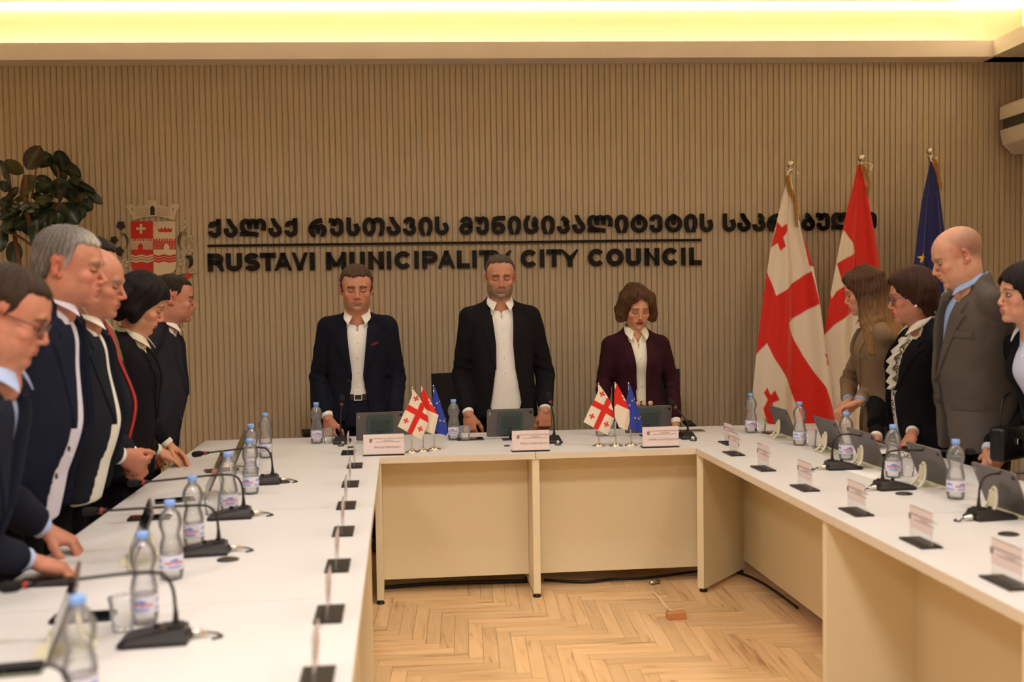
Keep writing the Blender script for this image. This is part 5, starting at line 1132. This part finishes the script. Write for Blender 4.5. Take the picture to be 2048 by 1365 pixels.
# ---------------------------------------------------------------- chairs behind the head table
m_mesh = mat('chair_black', (20,18,20), .75, bump=.0006, bscale=600)
def chair():
    t = thing('office_chair', '', 'chair')
    P = np.array([[(x, .22+.05*(x/.24)**2*-1+.05*(1-(z-.55)/.5)*0+.06*(z-.5), z) for x in np.linspace(-.235, .235, 15)] for z in np.linspace(.52, 1.03, 15)])
    mb = MB(); mb.grid(P); mb.grid(P[:, ::-1]+np.array([0, .03, 0])); n = 15
    for e in (P[0], P[-1][::-1]): mb.grid(np.stack([e, e+np.array([0, .03, 0])], 0), smooth=False)
    for e in (P[::-1, 0], P[:, -1]): mb.grid(np.stack([e, e+np.array([0, .03, 0])], 0), smooth=False)
    mb.build('backrest', m_mesh, t)
    MB().box((-.235,-.24,.42), (.235,.22,.49), b=.02).build('seat', m_mesh, t)
    MB().tube([(0,.0,.40), (0,.2,.41), (0,.26,.5), (0,.27,.72)], .018, 8).build('back_support', m_blk, t)
    for sx in (-1, 1):
        a = MB().tube([(sx*.24,.05,.44), (sx*.27,.05,.46), (sx*.27,.03,.66)], .012, 8).build('armrest', m_blk, t); MB().box((sx*.27-.03,-.12,.66), (sx*.27+.03,.12,.685), b=.008).build('arm_pad', m_mesh, a)
    MB().lathe([(.025,.10),(.025,.25),(.018,.25),(.018,.42)], 14).build('gas_lift', m_steel, t)
    for k in range(5):
        a = k*2*PI/5+.3; l = MB().tube([(0,0,.10), (.28*math.cos(a), .28*math.sin(a), .07)], [.022,.014], 8).build('base_arm', m_blk, t)
        w2 = MB().tube([(.28*math.cos(a)-.012*math.sin(a), .28*math.sin(a)+.012*math.cos(a), .027), (.28*math.cos(a)+.012*math.sin(a), .28*math.sin(a)-.012*math.cos(a), .027)], .027, 12).build('caster', m_blk, l)
    return t
c0 = chair(); c0.location = (-.36, 6.70, 0); c0.rotation_euler = (0, 0, .12); c0['label'] = 'black office chair behind the man in navy suit'; c0['group'] = 'office chairs behind the head table'
copy_tree(c0, 'black office chair behind the bearded man', (.46, 6.66, 0), .1); copy_tree(c0, 'black office chair behind the woman in burgundy', (1.66, 6.60, 0), -.15)

# ---------------------------------------------------------------- rubber plant
m_leaf = mat('leaf_green', attr=True, rough=.32, spec=.5, noise=.25, nscale=25); PY = 6.75
pb = ony(95, 560, PY); plant = thing('rubber_plant', 'tall rubber plant with big dark glossy leaves at the left by the slatted wall', 'plant', (pb[0], PY, 0))
PO = np.array([pb[0], PY, 0]); Z3 = lambda x, y, dy=0.: ony(x/4.709, 270+y/4.709, PY+dy)-PO
MB().lathe([(.0,0),(.15,0),(.19,.34),(.20,.36),(.185,.36),(.17,.32),(.0,.32)], 32).build('pot', mat('pot_brown', (110,70,48), .5), plant)
m_stem = mat('stem_brown', (112,74,44), .7, noise=.3, nscale=30)
def st(pts, r): MB().tube(fan(pts, 5), r, 8).build('stem', m_stem, plant)
st([(.02,0,.3), Z3(380,1900), Z3(365,1365), Z3(320,1060), Z3(300,960), Z3(250,700), Z3(240,380)], .017); st([(-.03,0,.3), Z3(200,1900,.05), Z3(190,1290,.05), Z3(140,960,.05), Z3(120,700,.05), Z3(60,300,.05)], .014)
st([Z3(325,1060), Z3(180,960), Z3(50,905)], .008); st([Z3(340,1060), Z3(470,850), Z3(560,620), Z3(540,240)], .009); st([Z3(520,700), Z3(640,520), Z3(760,500)], .006); st([Z3(300,600), Z3(345,290)], .006)
def leaf(b, tip, wd, tone, roll=0., dy=0.):
    b = Z3(*b, dy); e = Z3(*tip, dy+random.uniform(-.12, .04)); ax = e-b; ln = np.linalg.norm(ax); ax /= ln; sd = np.cross(ax, np.array([0, 1., .15])); sd /= np.linalg.norm(sd); nr = np.cross(sd, ax)
    sd = sd*math.cos(roll)+nr*math.sin(roll); nr = np.cross(sd, ax); w2 = wd/4.709/300/2*1.02
    n, m_ = 11, 7; P = np.zeros((n, m_, 3))
    for i in range(n):
        t = i/(n-1); ww = w2*1.12*math.sin(PI*t**.92)**.6 if 0 < t < 1 else .0006
        for j in range(m_):
            s = j/(m_-1)*2-1; P[i, j] = b+ax*ln*t+sd*ww*s+nr*(.25*ww*abs(s)-.10*ln*t*t+.02*ln*math.sin(t*9+s))
    mb = MB(); mb.grid(P); mb.grid(P[:, ::-1]-nr*.0012); me = mb.mesh('leaf')
    g1 = np.array(lin({'d': (26,36,24), 'g': (34,50,31), 'o': (78,76,38), 'b': (54,42,30)}[tone])); rib_ = np.tile(np.tile((1-np.minimum(1, np.abs(np.linspace(-1, 1, m_))*4))[None, :], (n, 1)).ravel(), 2)[:, None]
    paint(me, g1*(1-rib_*.6)+np.array(lin((92,94,52)))*rib_*.5); link('leaf', me, m_leaf, plant)
for b, e, wd, tn in [((250,325),(385,100),150,'b'),((330,295),(490,170),140,'g'),((225,365),(30,240),110,'o'),((595,340),(560,130),125,'d'),((480,225),(800,395),110,'d'),((470,250),(635,430),110,'g'),((630,330),(830,520),65,'o'),((235,375),(265,580),195,'o'),((0,235),(92,450),65,'g'),((35,540),(40,425),110,'d'),((335,400),(480,430),65,'d'),((335,535),(495,440),110,'g'),((560,395),(560,615),165,'g'),((600,430),(695,610),135,'g'),((650,430),(922,555),75,'d'),((680,500),(800,650),105,'o'),((800,520),(972,655),80,'d'),((760,640),(885,690),120,'g'),((495,565),(335,655),95,'o'),((530,635),(385,840),145,'g'),((585,635),(745,850),165,'g'),((740,620),(795,800),75,'g'),((130,615),(265,585),55,'o'),((225,670),(370,690),85,'o'),((275,705),(268,950),155,'g'),((70,610),(175,485),60,'b'),((0,640),(105,600),65,'d'),((0,800),(170,690),85,'d'),((150,725),(85,905),115,'g'),((350,795),(345,1035),135,'g'),((130,995),(130,1235),130,'g'),((10,850),(0,1120),110,'g'),((520,735),(650,840),125,'d'),((260,620),(190,725),85,'d'),((300,560),(420,640),90,'d'),((640,420),(760,480),90,'d'),((380,660),(300,760),90,'d'),((450,470),(400,560),80,'d'),((60,690),(20,760),70,'d'),((640,560),(760,640),110,'d')]+[((x, y), (x+dx, y+dy), w_, t_) for x, y, dx, dy, w_, t_ in ((420,560,-60,150,120,'d'),(520,470,90,120,120,'d'),(610,520,120,110,120,'d'),(460,700,40,170,130,'d'),(320,640,-80,120,110,'g'),(180,640,-90,130,110,'d'),(90,560,-60,150,100,'d'),(700,600,60,160,100,'g'),(560,700,-30,160,120,'g'),(400,420,110,60,90,'d'),(240,800,-120,90,110,'d'),(60,780,40,170,110,'d'),(420,820,-20,160,110,'d'),(620,250,60,140,100,'d'))]:
    leaf(b, e, wd, tn, random.uniform(-.4, .4), random.uniform(-.06, .06))
# ---------------------------------------------------------------- people
def H(skin='tan', style=None, col=(60,46,36), col2=None, **k):
    d = dict(skin=skin)
    hk = {x: k.pop(x) for x in list(k) if x in ('t', 'line', 'freq', 'seed', 'messy', 'flare', 'open', 'ombre', 'grey_side', 'crown', 'part', 'locks')}
    if style: d['hair'] = dict(style=style, col=col, col2=col2 or col, **hk)
    d.update(k); return d
def glasses(info, m=None):
    m = m or mat('glasses_frame', (26,24,30), .3); RH, hp, hs = info['RH'], info['hp'], info['hs']; W = lambda p: (np.array(p)*hs) @ RH.T+hp
    rim = MB()
    for sx in (-1, 1): rim.tube([W((sx*.033+.0235*math.cos(q), -.101-.004*math.cos(q)*sx*-1*0, -.006+.0165*math.sin(q)*(1 if math.sin(q) > 0 else 1.1))) for q in np.linspace(0, 2*PI, 21)], .0013, 6, cap=False)
    rim.tube([W((-.0095, -.103, -.002)), W((0, -.105, .0)), W((.0095, -.103, -.002))], .0013, 6)
    go = rim.build('glasses', m, info['T'])
    for sx in (-1, 1): MB().tube([W((sx*.057, -.099, .002)), W((sx*.075, -.070, .003)), W((sx*.0845, .005, .004)), W((sx*.086, .022, -.010))], .0015, 6).build('temple', m, go)
    mb = MB()
    for sx in (-1, 1): mb.add([W((sx*.033+.0225*math.cos(q), -.101, -.006+.0155*math.sin(q))) for q in np.linspace(0, 2*PI, 17)[:-1]], [tuple(range(16))])
    mb.build('lens', m_acr, go)
def on_front(info, x, z, off=.004):
    s = info['s']; zb = z*s; y = np.interp(zb, info['zs'], info['cy'])-np.interp(zb, info['zs'], info['b'])*(max(.05, 1-abs(x/np.interp(zb, info['zs'], info['a']))**2.3))**(1/2.3)-off
    return info['shear'](np.array([[x, y, zb]]))[0]
DN = (0, 0, -1)
def rt(x, y, Y): p = ony(x, y, Y); return (p[0], p[1])

# the three behind the head table
def ex1(i):
    p = on_front(i, .098, 1.325, .012); m_ = MB()
    for a, b in ((0, 0), (.014, .006), (-.012, -.004)): m_.add([p+np.array([a-.014, -.004, b-.010]), p+np.array([a+.016, -.004, b-.002]), p+np.array([a+.012, -.010, b+.018]), p+np.array([a-.004, -.010, b+.010])], [(0,1,2,3)])
    m_.build('pocket_square', mat('burgundy_silk', (96,24,28), .5, noise=.4, nscale=200), i['T'])
    belt(i, (52,34,28))
def belt(i, col):
    s = i['s']; z = .995*s; P = []
    for q in np.linspace(-2.2, -.94, 17): P.append([(.9*np.interp(z, i['zs'], i['a']))*math.cos(q), np.interp(z, i['zs'], i['cy'])+(np.interp(z, i['zs'], i['b'])-.008)*math.sin(q), z])
    P = np.array(P); Q = np.stack([i['shear'](P-[0, 0, .018]), i['shear'](P+[0, 0, .018])], 0)
    b_ = MB().grid(Q).build('belt', mat('belt_leather', col, .45), i['T']); c = i['shear'](P[8:9])[0]+np.array([0, -.005, 0])
    mb = MB(); fr = lambda x, y, zz: c+np.array([x, -zz, y])
    for r in ([(-.024,-.019),(.024,-.019),(.024,-.015),(-.024,-.015)], [(-.024,.015),(.024,.015),(.024,.019),(-.024,.019)], [(-.024,-.015),(-.020,-.015),(-.020,.015),(-.024,.015)], [(.020,-.015),(.024,-.015),(.024,.015),(.020,.015)]): mb.prism(r, .003, fr)
    mb.build('buckle', m_steel, b_)
WS = dict(col=(232,226,218)); 
person('man in navy suit with white shirt and burgundy pocket square behind the head table', rt(716,700,6.20), 0, ony(713,577,6.12), hyaw=.08, hpitch=9, hs=1.07,
  o=H('tan', 'short', (66,48,34), (100,76,50), t=.012, messy=1.2, line=.066, jaw=1.05, fat=.003, vox=.0028, stubble=.22, beardcol=(130,100,84), browcol=(44,32,26)), shirt=dict(WS, open=.085),
  jacket=dict(col=(19,21,32), hem=.84, open=[(.80,.085),(.95,.062),(1.06,.040),(1.14,.036),(1.25,.048),(1.40,.062),(1.50,.066)], buttons=[(1.10,-.052)], seed=1),
  pants=dict(col=(20,22,34)), sw=.203, aw=.190, bd=.13, hip=.178, armr=1.05, shz=1.430,
  arms=dict(L=(ony(637,757,6.24), ony(656,838,6.06), 'relax', (.12,-.1,-1), (.5,.85,0)), R=(ony(793,757,6.24), ony(790,838,6.06), 'relax', (-.12,-.1,-1), (-.5,.85,0))), extra=ex1)
person('bearded man in black jacket and untucked white shirt behind the head table', rt(1005,700,6.20), 0, ony(1000,553,6.12), hyaw=-.02, hpitch=11, hs=1.03,
  o=H('tan', 'short', (64,54,44), (96,84,70), t=.005, line=.080, messy=.4, jaw=1.08, fat=.005, vox=.0028, stubble=.85, beardcol=(140,120,100), browcol=(60,46,36)), shirt=dict(WS, open=.10),
  jacket=dict(col=(22,19,22), hem=.80, open=[(.78,.115),(.95,.085),(1.10,.062),(1.25,.055),(1.40,.066),(1.50,.070)], skew=.004, seed=2), pants=dict(col=(18,17,20)), sw=.212, aw=.205, bd=.14, belly=.02, hip=.192, armr=1.12,
  arms=dict(L=(ony(924,752,6.24), ony(937,830,6.04), 'relax', (.1,-.15,-1), (.35,.9,0)), R=(ony(1090,750,6.24), ony(1090,822,6.04), 'fist', (-.05,-.1,-1), (-.1,1,0))))
def ex3(i):
    belt(i, (24,22,24)); s = i['s']
    for k, x in enumerate((-.030, .006, .050)):
        p = i['shear'](np.array([[x, -.135, 1.0*s]]))[0] if k < 2 else on_front(i, .05, 1.0, .012)
        o_ = MB().lathe([(0,-.002),(.016,-.002),(.017,.001),(.010,.004),(0,.003)], 18).build('gold_disc', mat('pale_gold', (226,190,150), .3, metal=.7), i['T']); o_.location = Vector(p); o_.rotation_euler = (PI/2, 0, 0)
    for sx in (-1, 1):
        W = lambda q: (np.array(q)*i['hs']) @ i['RH'].T+i['hp']
        MB().tube([W((sx*.080, -.004, -.034)), W((sx*.081, -.004, -.050))], [.005, .007], 10).build('earring', mat('pearl', (232,222,208), .25), i['T'])
person('woman in burgundy blazer with chin length brown hair behind the head table', rt(1275,700,6.16), 0, ony(1274,615,6.08), hyaw=.02, hpitch=20, hs=.98, fem=1,
  o=H('warm', 'bob', (72,45,27), (140,102,64), t=.017, open=.056, line=.062, flare=.104, part=.5, ombre=1, messy=.9, lips=(142,34,36), browcol=(66,40,28), vox=.0028, seed=4), shirt=dict(col=(236,228,208), open=.12),
  jacket=dict(col=(50,18,28), hem=.82, open=[(.80,.05),(.92,.030),(1.0,.030),(1.06,.032),(1.25,.036),(1.40,.050),(1.50,.060)], seed=3, skew=-.002), pants=dict(col=(20,18,22)), sw=.186, aw=.160, bd=.115, bust=.025, hip=.172,
  arms=dict(L=(ony(1209,760,6.18), ony(1200,850,6.05), 'relax', (0,-.1,-1), (.5,.85,0)), R=(ony(1342,760,6.18), ony(1352,850,6.05), 'relax', (0,-.1,-1), (-.5,.85,0))), extra=ex3)

# left row, from the camera outwards
Y90 = PI/2
def ex_g(i): glasses(i)
person('man with glasses in dark suit over light blue shirt, leaning on the left table', (-1.30, 2.78), Y90, onx(16,628,-1.06), hyaw=.12, hpitch=24, hs=1.03,
  o=H('ruddy', 'short', (46,33,25), (66,48,36), t=.006, line=.066, messy=.6, fat=.008, jaw=1.1, browcol=(50,36,28)), shirt=dict(col=(170,188,226), open=.07),
  jacket=dict(col=(26,29,42), hem=.84, open=[(.80,.06),(1.0,.035),(1.08,.028),(1.25,.046),(1.40,.060),(1.50,.064)], seed=5), sw=.208, aw=.200, bd=.14, belly=.03, armr=1.06,
  arms=dict(L=(np.array([-1.32, 2.55, 1.05]), onz(60,1122,.805), 'tip', (.9,.25,-.35), (0,0,-1)), R=(np.array([-1.25, 3.05, 1.06]), onz(92,1060,.83), 'tip', (.85,.1,-.5), (.2,0,-1))), extra=ex_g)
person('tall grey haired man in navy suit and pale shirt, beside the left table', (-1.31, 3.45), Y90, onx(140,533,-1.14), hyaw=-.02, hpitch=8, hs=1.08, nb=(0, .055, -.128),
  o=H('ruddy', 'short', (80,74,70), (182,174,164), t=.008, line=.064, grey_side=1, messy=.8, jaw=1.08, fat=.006, browcol=(120,104,92), nose=1.1), shirt=dict(col=(214,210,226), open=.06),
  jacket=dict(col=(19,23,38), hem=.82, open=[(.78,.13),(.95,.11),(1.10,.09),(1.25,.078),(1.40,.078),(1.50,.070)], seed=6, buttons=[(1.04,-.10), (.96,-.115)]), sw=.208, aw=.200, bd=.145, belly=.045, armr=1.06,
  arms=dict(L=(np.array([-1.36, 3.18, 1.10]), np.array([-1.38, 3.20, .83]), 'relax', (.2,.05,-1), (-.2,1,0)), R=(np.array([-1.36, 3.73, 1.10]), np.array([-1.38, 3.70, .83]), 'relax', (.2,-.05,-1), (-.2,-1,0))))
person('balding older man with clasped hands in dark jacket over white shirt', (-1.31, 3.92), Y90, onx(188,563,-1.17), hyaw=.0, hpitch=13, hs=1.07, nb=(0, .05, -.140),
  o=H('ruddy', 'side', (150,140,130), (196,188,176), t=.008, messy=.8, jaw=1.1, fat=.010, browcol=(140,122,108), nose=1.25, buzz=(160,148,136)), shirt=dict(col=(232,228,218), open=.06, cuff=(230,228,226)),
  jacket=dict(col=(26,28,36), hem=.82, open=[(.78,.13),(.95,.11),(1.10,.09),(1.25,.078),(1.40,.078),(1.50,.070)], seed=7), sw=.22, aw=.205, bd=.145, belly=.05, armr=1.1,
  arms=dict(L=(np.array([-1.34, 3.66, 1.10]), onx(243,913,-1.12), 'fist', (.75,.35,-.45), (.2,.9,-.1)), R=(np.array([-1.34, 4.16, 1.10]), onx(262,915,-1.12)+np.array([0,.05,0]), 'fist', (.5,-.6,-.5), (0,-.6,-.6))))
def p4paint(v, c, s):
    x, y, z = v.T; c[:] = lin((26,26,36)); up = z > 1.27*s; c[up] = lin((116,98,72)); return c
def ex4(i):
    P = [on_front(i, -.030-.01*math.sin(k), z, .011) for k, z in enumerate(np.linspace(1.44, .90, 9))]; MB().tube(fan(P, 4), .007, 6).build('red_piping', mat('red_cord', (176,32,26), .6), i['T'])
person('mostly hidden dark haired man in tan and navy jacket with red piping', (-1.38, 4.38), Y90, onx(184,537,-1.33), hyaw=.0, hpitch=10, hs=1.07,
  o=H('ruddy', 'short', (30,24,22), (44,36,32), t=.010, line=.070), shirt=dict(col=(60,58,62), open=.04),
  jacket=dict(col=(26,26,36), hem=.80, open=[(.78,.012),(1.10,.012),(1.40,.02),(1.50,.05)], lapel=0, paint=p4paint, seed=8), sw=.22, aw=.205, bd=.15, belly=.05,
  arms=dict(L=(np.array([-1.42, 4.12, 1.10]), np.array([-1.42, 4.14, .83]), 'relax', (.2,0,-1), (-.2,1,0)), R=(np.array([-1.42, 4.64, 1.10]), np.array([-1.42, 4.62, .83]), 'relax', (.2,0,-1), (-.2,-1,0))), extra=ex4)
person('woman with black bob in black jacket bowing her head, hands on left table', (-1.33, 4.80), Y90, onx(283,606,-1.20), hyaw=.10, hpitch=27, hs=1.05, fem=1,
  o=H('warm', 'bob', (18,13,15), (28,21,23), t=.015, locks=0, open=.060, line=.048, flare=.080, messy=.2, lips=(170,60,58), seed=9), shirt=dict(col=(214,206,182), open=.05, cuff=(226,218,200)),
  jacket=dict(col=(18,16,19), hem=.80, open=[(.78,.02),(1.10,.012),(1.36,.022),(1.50,.062)], seed=9), sw=.20, aw=.185, bd=.13, bust=.02, belly=.02, hip=.18,
  arms=dict(L=(np.array([-1.36, 4.56, 1.08]), onz(317,903,.83), 'flat', (.85,.15,-.45), (-.1,.3,-1)), R=(np.array([-1.34, 5.02, 1.08]), onz(340,893,.84), 'flat', (.8,-.35,-.5), (-.1,-.5,-.9))))
person('young man with short dark hair in black suit, farthest in the left row', (-1.38, 5.45), Y90, onx(347,597,-1.27), hyaw=.22, hpitch=8, hs=1.06, nb=(0, .05, -.145),
  o=H('ruddy', 'short', (34,24,19), (48,36,29), t=.004, line=.066, messy=.3, jaw=1.05, fat=.008, stubble=.15, beardcol=(120,92,80), nose=1.1), shirt=dict(WS, open=.05),
  jacket=dict(col=(30,29,36), hem=.80, open=[(.78,.035),(1.0,.02),(1.10,.014),(1.25,.04),(1.40,.058),(1.50,.064)], seed=10, buttons=[(1.08,-.02),(.98,-.024)]), sw=.215, aw=.20, bd=.14, belly=.04,
  arms=dict(L=(np.array([-1.42, 5.19, 1.08]), np.array([-1.28, 5.22, .84]), 'relax', (.3,0,-1), (-.2,1,0)), R=(np.array([-1.42, 5.71, 1.08]), np.array([-1.30, 5.68, .84]), 'relax', (.2,0,-1), (-.2,-1,0))))

# right row, from the head table towards the camera
YR = -PI/2
person('young woman with long light brown hair in beige blazer, by the tall flags', (2.72, 5.38), YR-.25, onx(1728,583,2.55), hyaw=-.15, hpitch=16, hs=.98, fem=1, nb=(0, .045, -.142),
  o=H('warm', 'long', (58,35,23), (160,120,74), t=.012, open=.062, line=.066, ombre=1, messy=.5, lips=(168,84,76), seed=11), shirt=dict(col=(150,174,220), open=.10, cuff=(150,174,220)),
  jacket=dict(col=(134,110,84), hem=.72, open=[(.70,.04),(.95,.025),(1.08,.020),(1.25,.050),(1.40,.064),(1.50,.064)], seed=11, pockets=[(.065,.125,1.26,1.285)]), pants=dict(col=(120,98,76)), sw=.185, aw=.16, bd=.115, bust=.02, hip=.175, shz=1.39,
  arms=dict(L=(onx(1697,768,2.68), onx(1697,803,2.52), 'relax', (-.8,-.35,-.35), (.1,-.35,-.9)), R=(onx(1745,775,2.70), onx(1718,805,2.50), 'relax', (-.85,.35,-.35), (.0,-.3,-.95))))
def ex_w2(i):
    glasses(i, mat('glasses_blue', (52,58,84), .3)); W = lambda q: (np.array(q)*i['hs']) @ i['RH'].T+i['hp']
    for sx in (-1, 1): pe_ = MB().lathe([(.0001+.008*math.sin(a), -.008*math.cos(a)) for a in np.linspace(0.05, PI, 8)], 12).build('pearl_earring', mat('pearl', (232,222,208), .25), i['T']); pe_.location = Vector(W((sx*.081, -.004, -.048)))
    p = on_front(i, .085, 1.36, .014); o_ = MB().lathe([(.009,0),(.014,0),(.0145,.004),(.010,.005)], 16, sy=1.4).build('silver_brooch', m_steel, i['T']); o_.location = Vector(p); o_.rotation_euler = (PI/2, 0, 0)
    fr_ = np.zeros((40, 9, 3))
    for a in range(40):
        for b_ in range(9):
            z = 1.44-.30*a/39; x = (b_/8-.5)*.075; q = on_front(i, x, z, -.010); fr_[a, b_] = q+np.array([.006*math.sin(a*.9+b_), -.012-.010*math.sin(a*.8+b_*1.1)*(abs(b_-4)/4+.2), 0])
    MB().grid(fr_).build('ruffle', mat('ruffle_white', (226,220,206), .8), i['T'])
    mb = MB(); r_ = random.Random(4)
    for k in range(90):
        x = r_.uniform(-.075, .075); z = r_.uniform(.98, 1.44); p = on_front(i, x*(1.0 if z > 1.2 else .9), z, -.0185)
        fr = lambda a, b, c, p=p: p+np.array([a, -c, b]); mb.prism([(.0035*math.cos(q), .0035*math.sin(q)) for q in np.linspace(0, 2*PI, 7)[:-1]], .004, fr)
    mb.build('blouse_dot', mat('dot_black', (24,22,26), .8), i['T'], kind='stuff')
person('woman with short brown hair and glasses in black jacket over dotted blouse', (2.72, 4.92), YR-.1, onx(1825,592,2.53), hyaw=-.25, hpitch=10, hs=1.04, fem=1, nb=(0, .048, -.150),
  o=H('ruddy', 'full', (46,27,19), (72,43,28), t=.016, locks=0, open=.062, line=.066, messy=.6, lips=(190,40,50), fat=.008, eyes=0, seed=12), shirt=dict(col=(226,220,206), open=.07),
  jacket=dict(col=(18,16,19), hem=.74, open=[(.72,.10),(.95,.060),(1.10,.045),(1.20,.085),(1.30,.105),(1.42,.090),(1.50,.068)], seed=12, lapel_from=1.14), sw=.205, aw=.195, bd=.135, bust=.035, belly=.03, hip=.195, armr=1.1,
  arms=dict(L=(onx(1752,775,2.75), onz(1752,878,.80), 'flat', (-.85,-.1,-.4), (.1,0,-1)), R=(onx(1838,775,2.78), onz(1824,868,.83), 'flat', (-.5,-.3,-.75), (.3,.1,-.9))), extra=ex_w2)
def ex_m(i):
    p = on_front(i, -.10, 1.38, .016); o_ = MB().lathe([(0,0),(.007,0),(.0075,.003),(0,.004)], 14).build('lapel_pin', mat('pin_green', (60,110,96), .35), i['T']); o_.location = Vector(p); o_.rotation_euler = (PI/2, 0, 0)
person('tall bald man in grey blazer over light blue shirt', (2.72, 4.42), YR-.05, onx(1915,512,2.50), hyaw=-.26, hpitch=22, hs=1.05, nb=(0, .058, -.132),
  o=H('pale', jaw=1.05, fat=.006, buzz=(100,72,56), browcol=(140,108,86), nose=1.2), shirt=dict(col=(150,178,220), open=.09),
  jacket=dict(col=(88,80,73), hem=.76, open=[(.74,.05),(.95,.020),(1.08,.010),(1.20,.024),(1.40,.062),(1.50,.068)], seed=13, buttons=[(1.08,-.018),(.98,-.02)], pockets=[(.085,.165,1.275,1.305),(.09,.185,.955,1.005),(-.185,-.09,.955,1.005)]), pants=dict(col=(24,22,24)), sw=.208, aw=.200, bd=.145, belly=.03, armr=1.06,
  arms=dict(L=(onx(1885,770,2.80), onx(1875,856,2.72), 'relax', (-.1,-.1,-1), (.3,-1,0)), R=(onx(1985,760,2.84), onx(1962,868,2.72), 'relax', (-.1,.05,-1), (.5,.85,0))), extra=ex_m)
def ex_w3(i):
    pass
person('woman with black hair in black jacket over pale blouse at the right edge', (2.80, 3.93), YR+.0, onx(2050,588,2.62), hyaw=-.12, hpitch=2, hs=.98, fem=1,
  o=H('pale', 'bob', (20,15,17), (34,27,29), locks=0, t=.016, open=.060, line=.040, messy=.5, eyes=1, lips=(186,110,98), seed=14), shirt=dict(col=(206,212,236), open=.12),
  jacket=dict(col=(20,19,22), hem=.80, open=[(.78,.10),(.98,.085),(1.10,.070),(1.25,.066),(1.40,.070),(1.50,.066)], lapel=0, seed=14), pants=dict(col=(16,15,17)), sw=.195, aw=.165, bd=.12, bust=.035, hip=.175,
  arms=dict(L=(onx(2010,780,2.80), onx(1975,905,2.62), 'relax', (-.35,-.5,-.7), (.1,-.8,-.4)), R=(onx(2075,800,2.90), onx(2002,905,2.62), 'relax', (-.3,.45,-.8), (.2,.8,-.5))), extra=ex_w3)
bp = onx(2022, 885, 2.66); bg = thing('handbag', 'black quilted handbag with metal clasp on the arm of the black haired woman', 'bag', bp, .5)
MB().box((-.12,-.035,-.075), (.12,.035,.075), b=.015).build('bag_body', mat('black_leather', (22,20,20), .3, bump=.004, bscale=60), bg)
MB().box((-.02,-.042,-.005), (.02,-.034,.02), b=.003).build('clasp', m_steel, bg); MB().tube(fan([(-.10,0,.07), (-.06,0,.20), (.06,0,.20), (.10,0,.07)], 6), .006, 8).build('strap', mat('black_leather'), bg)
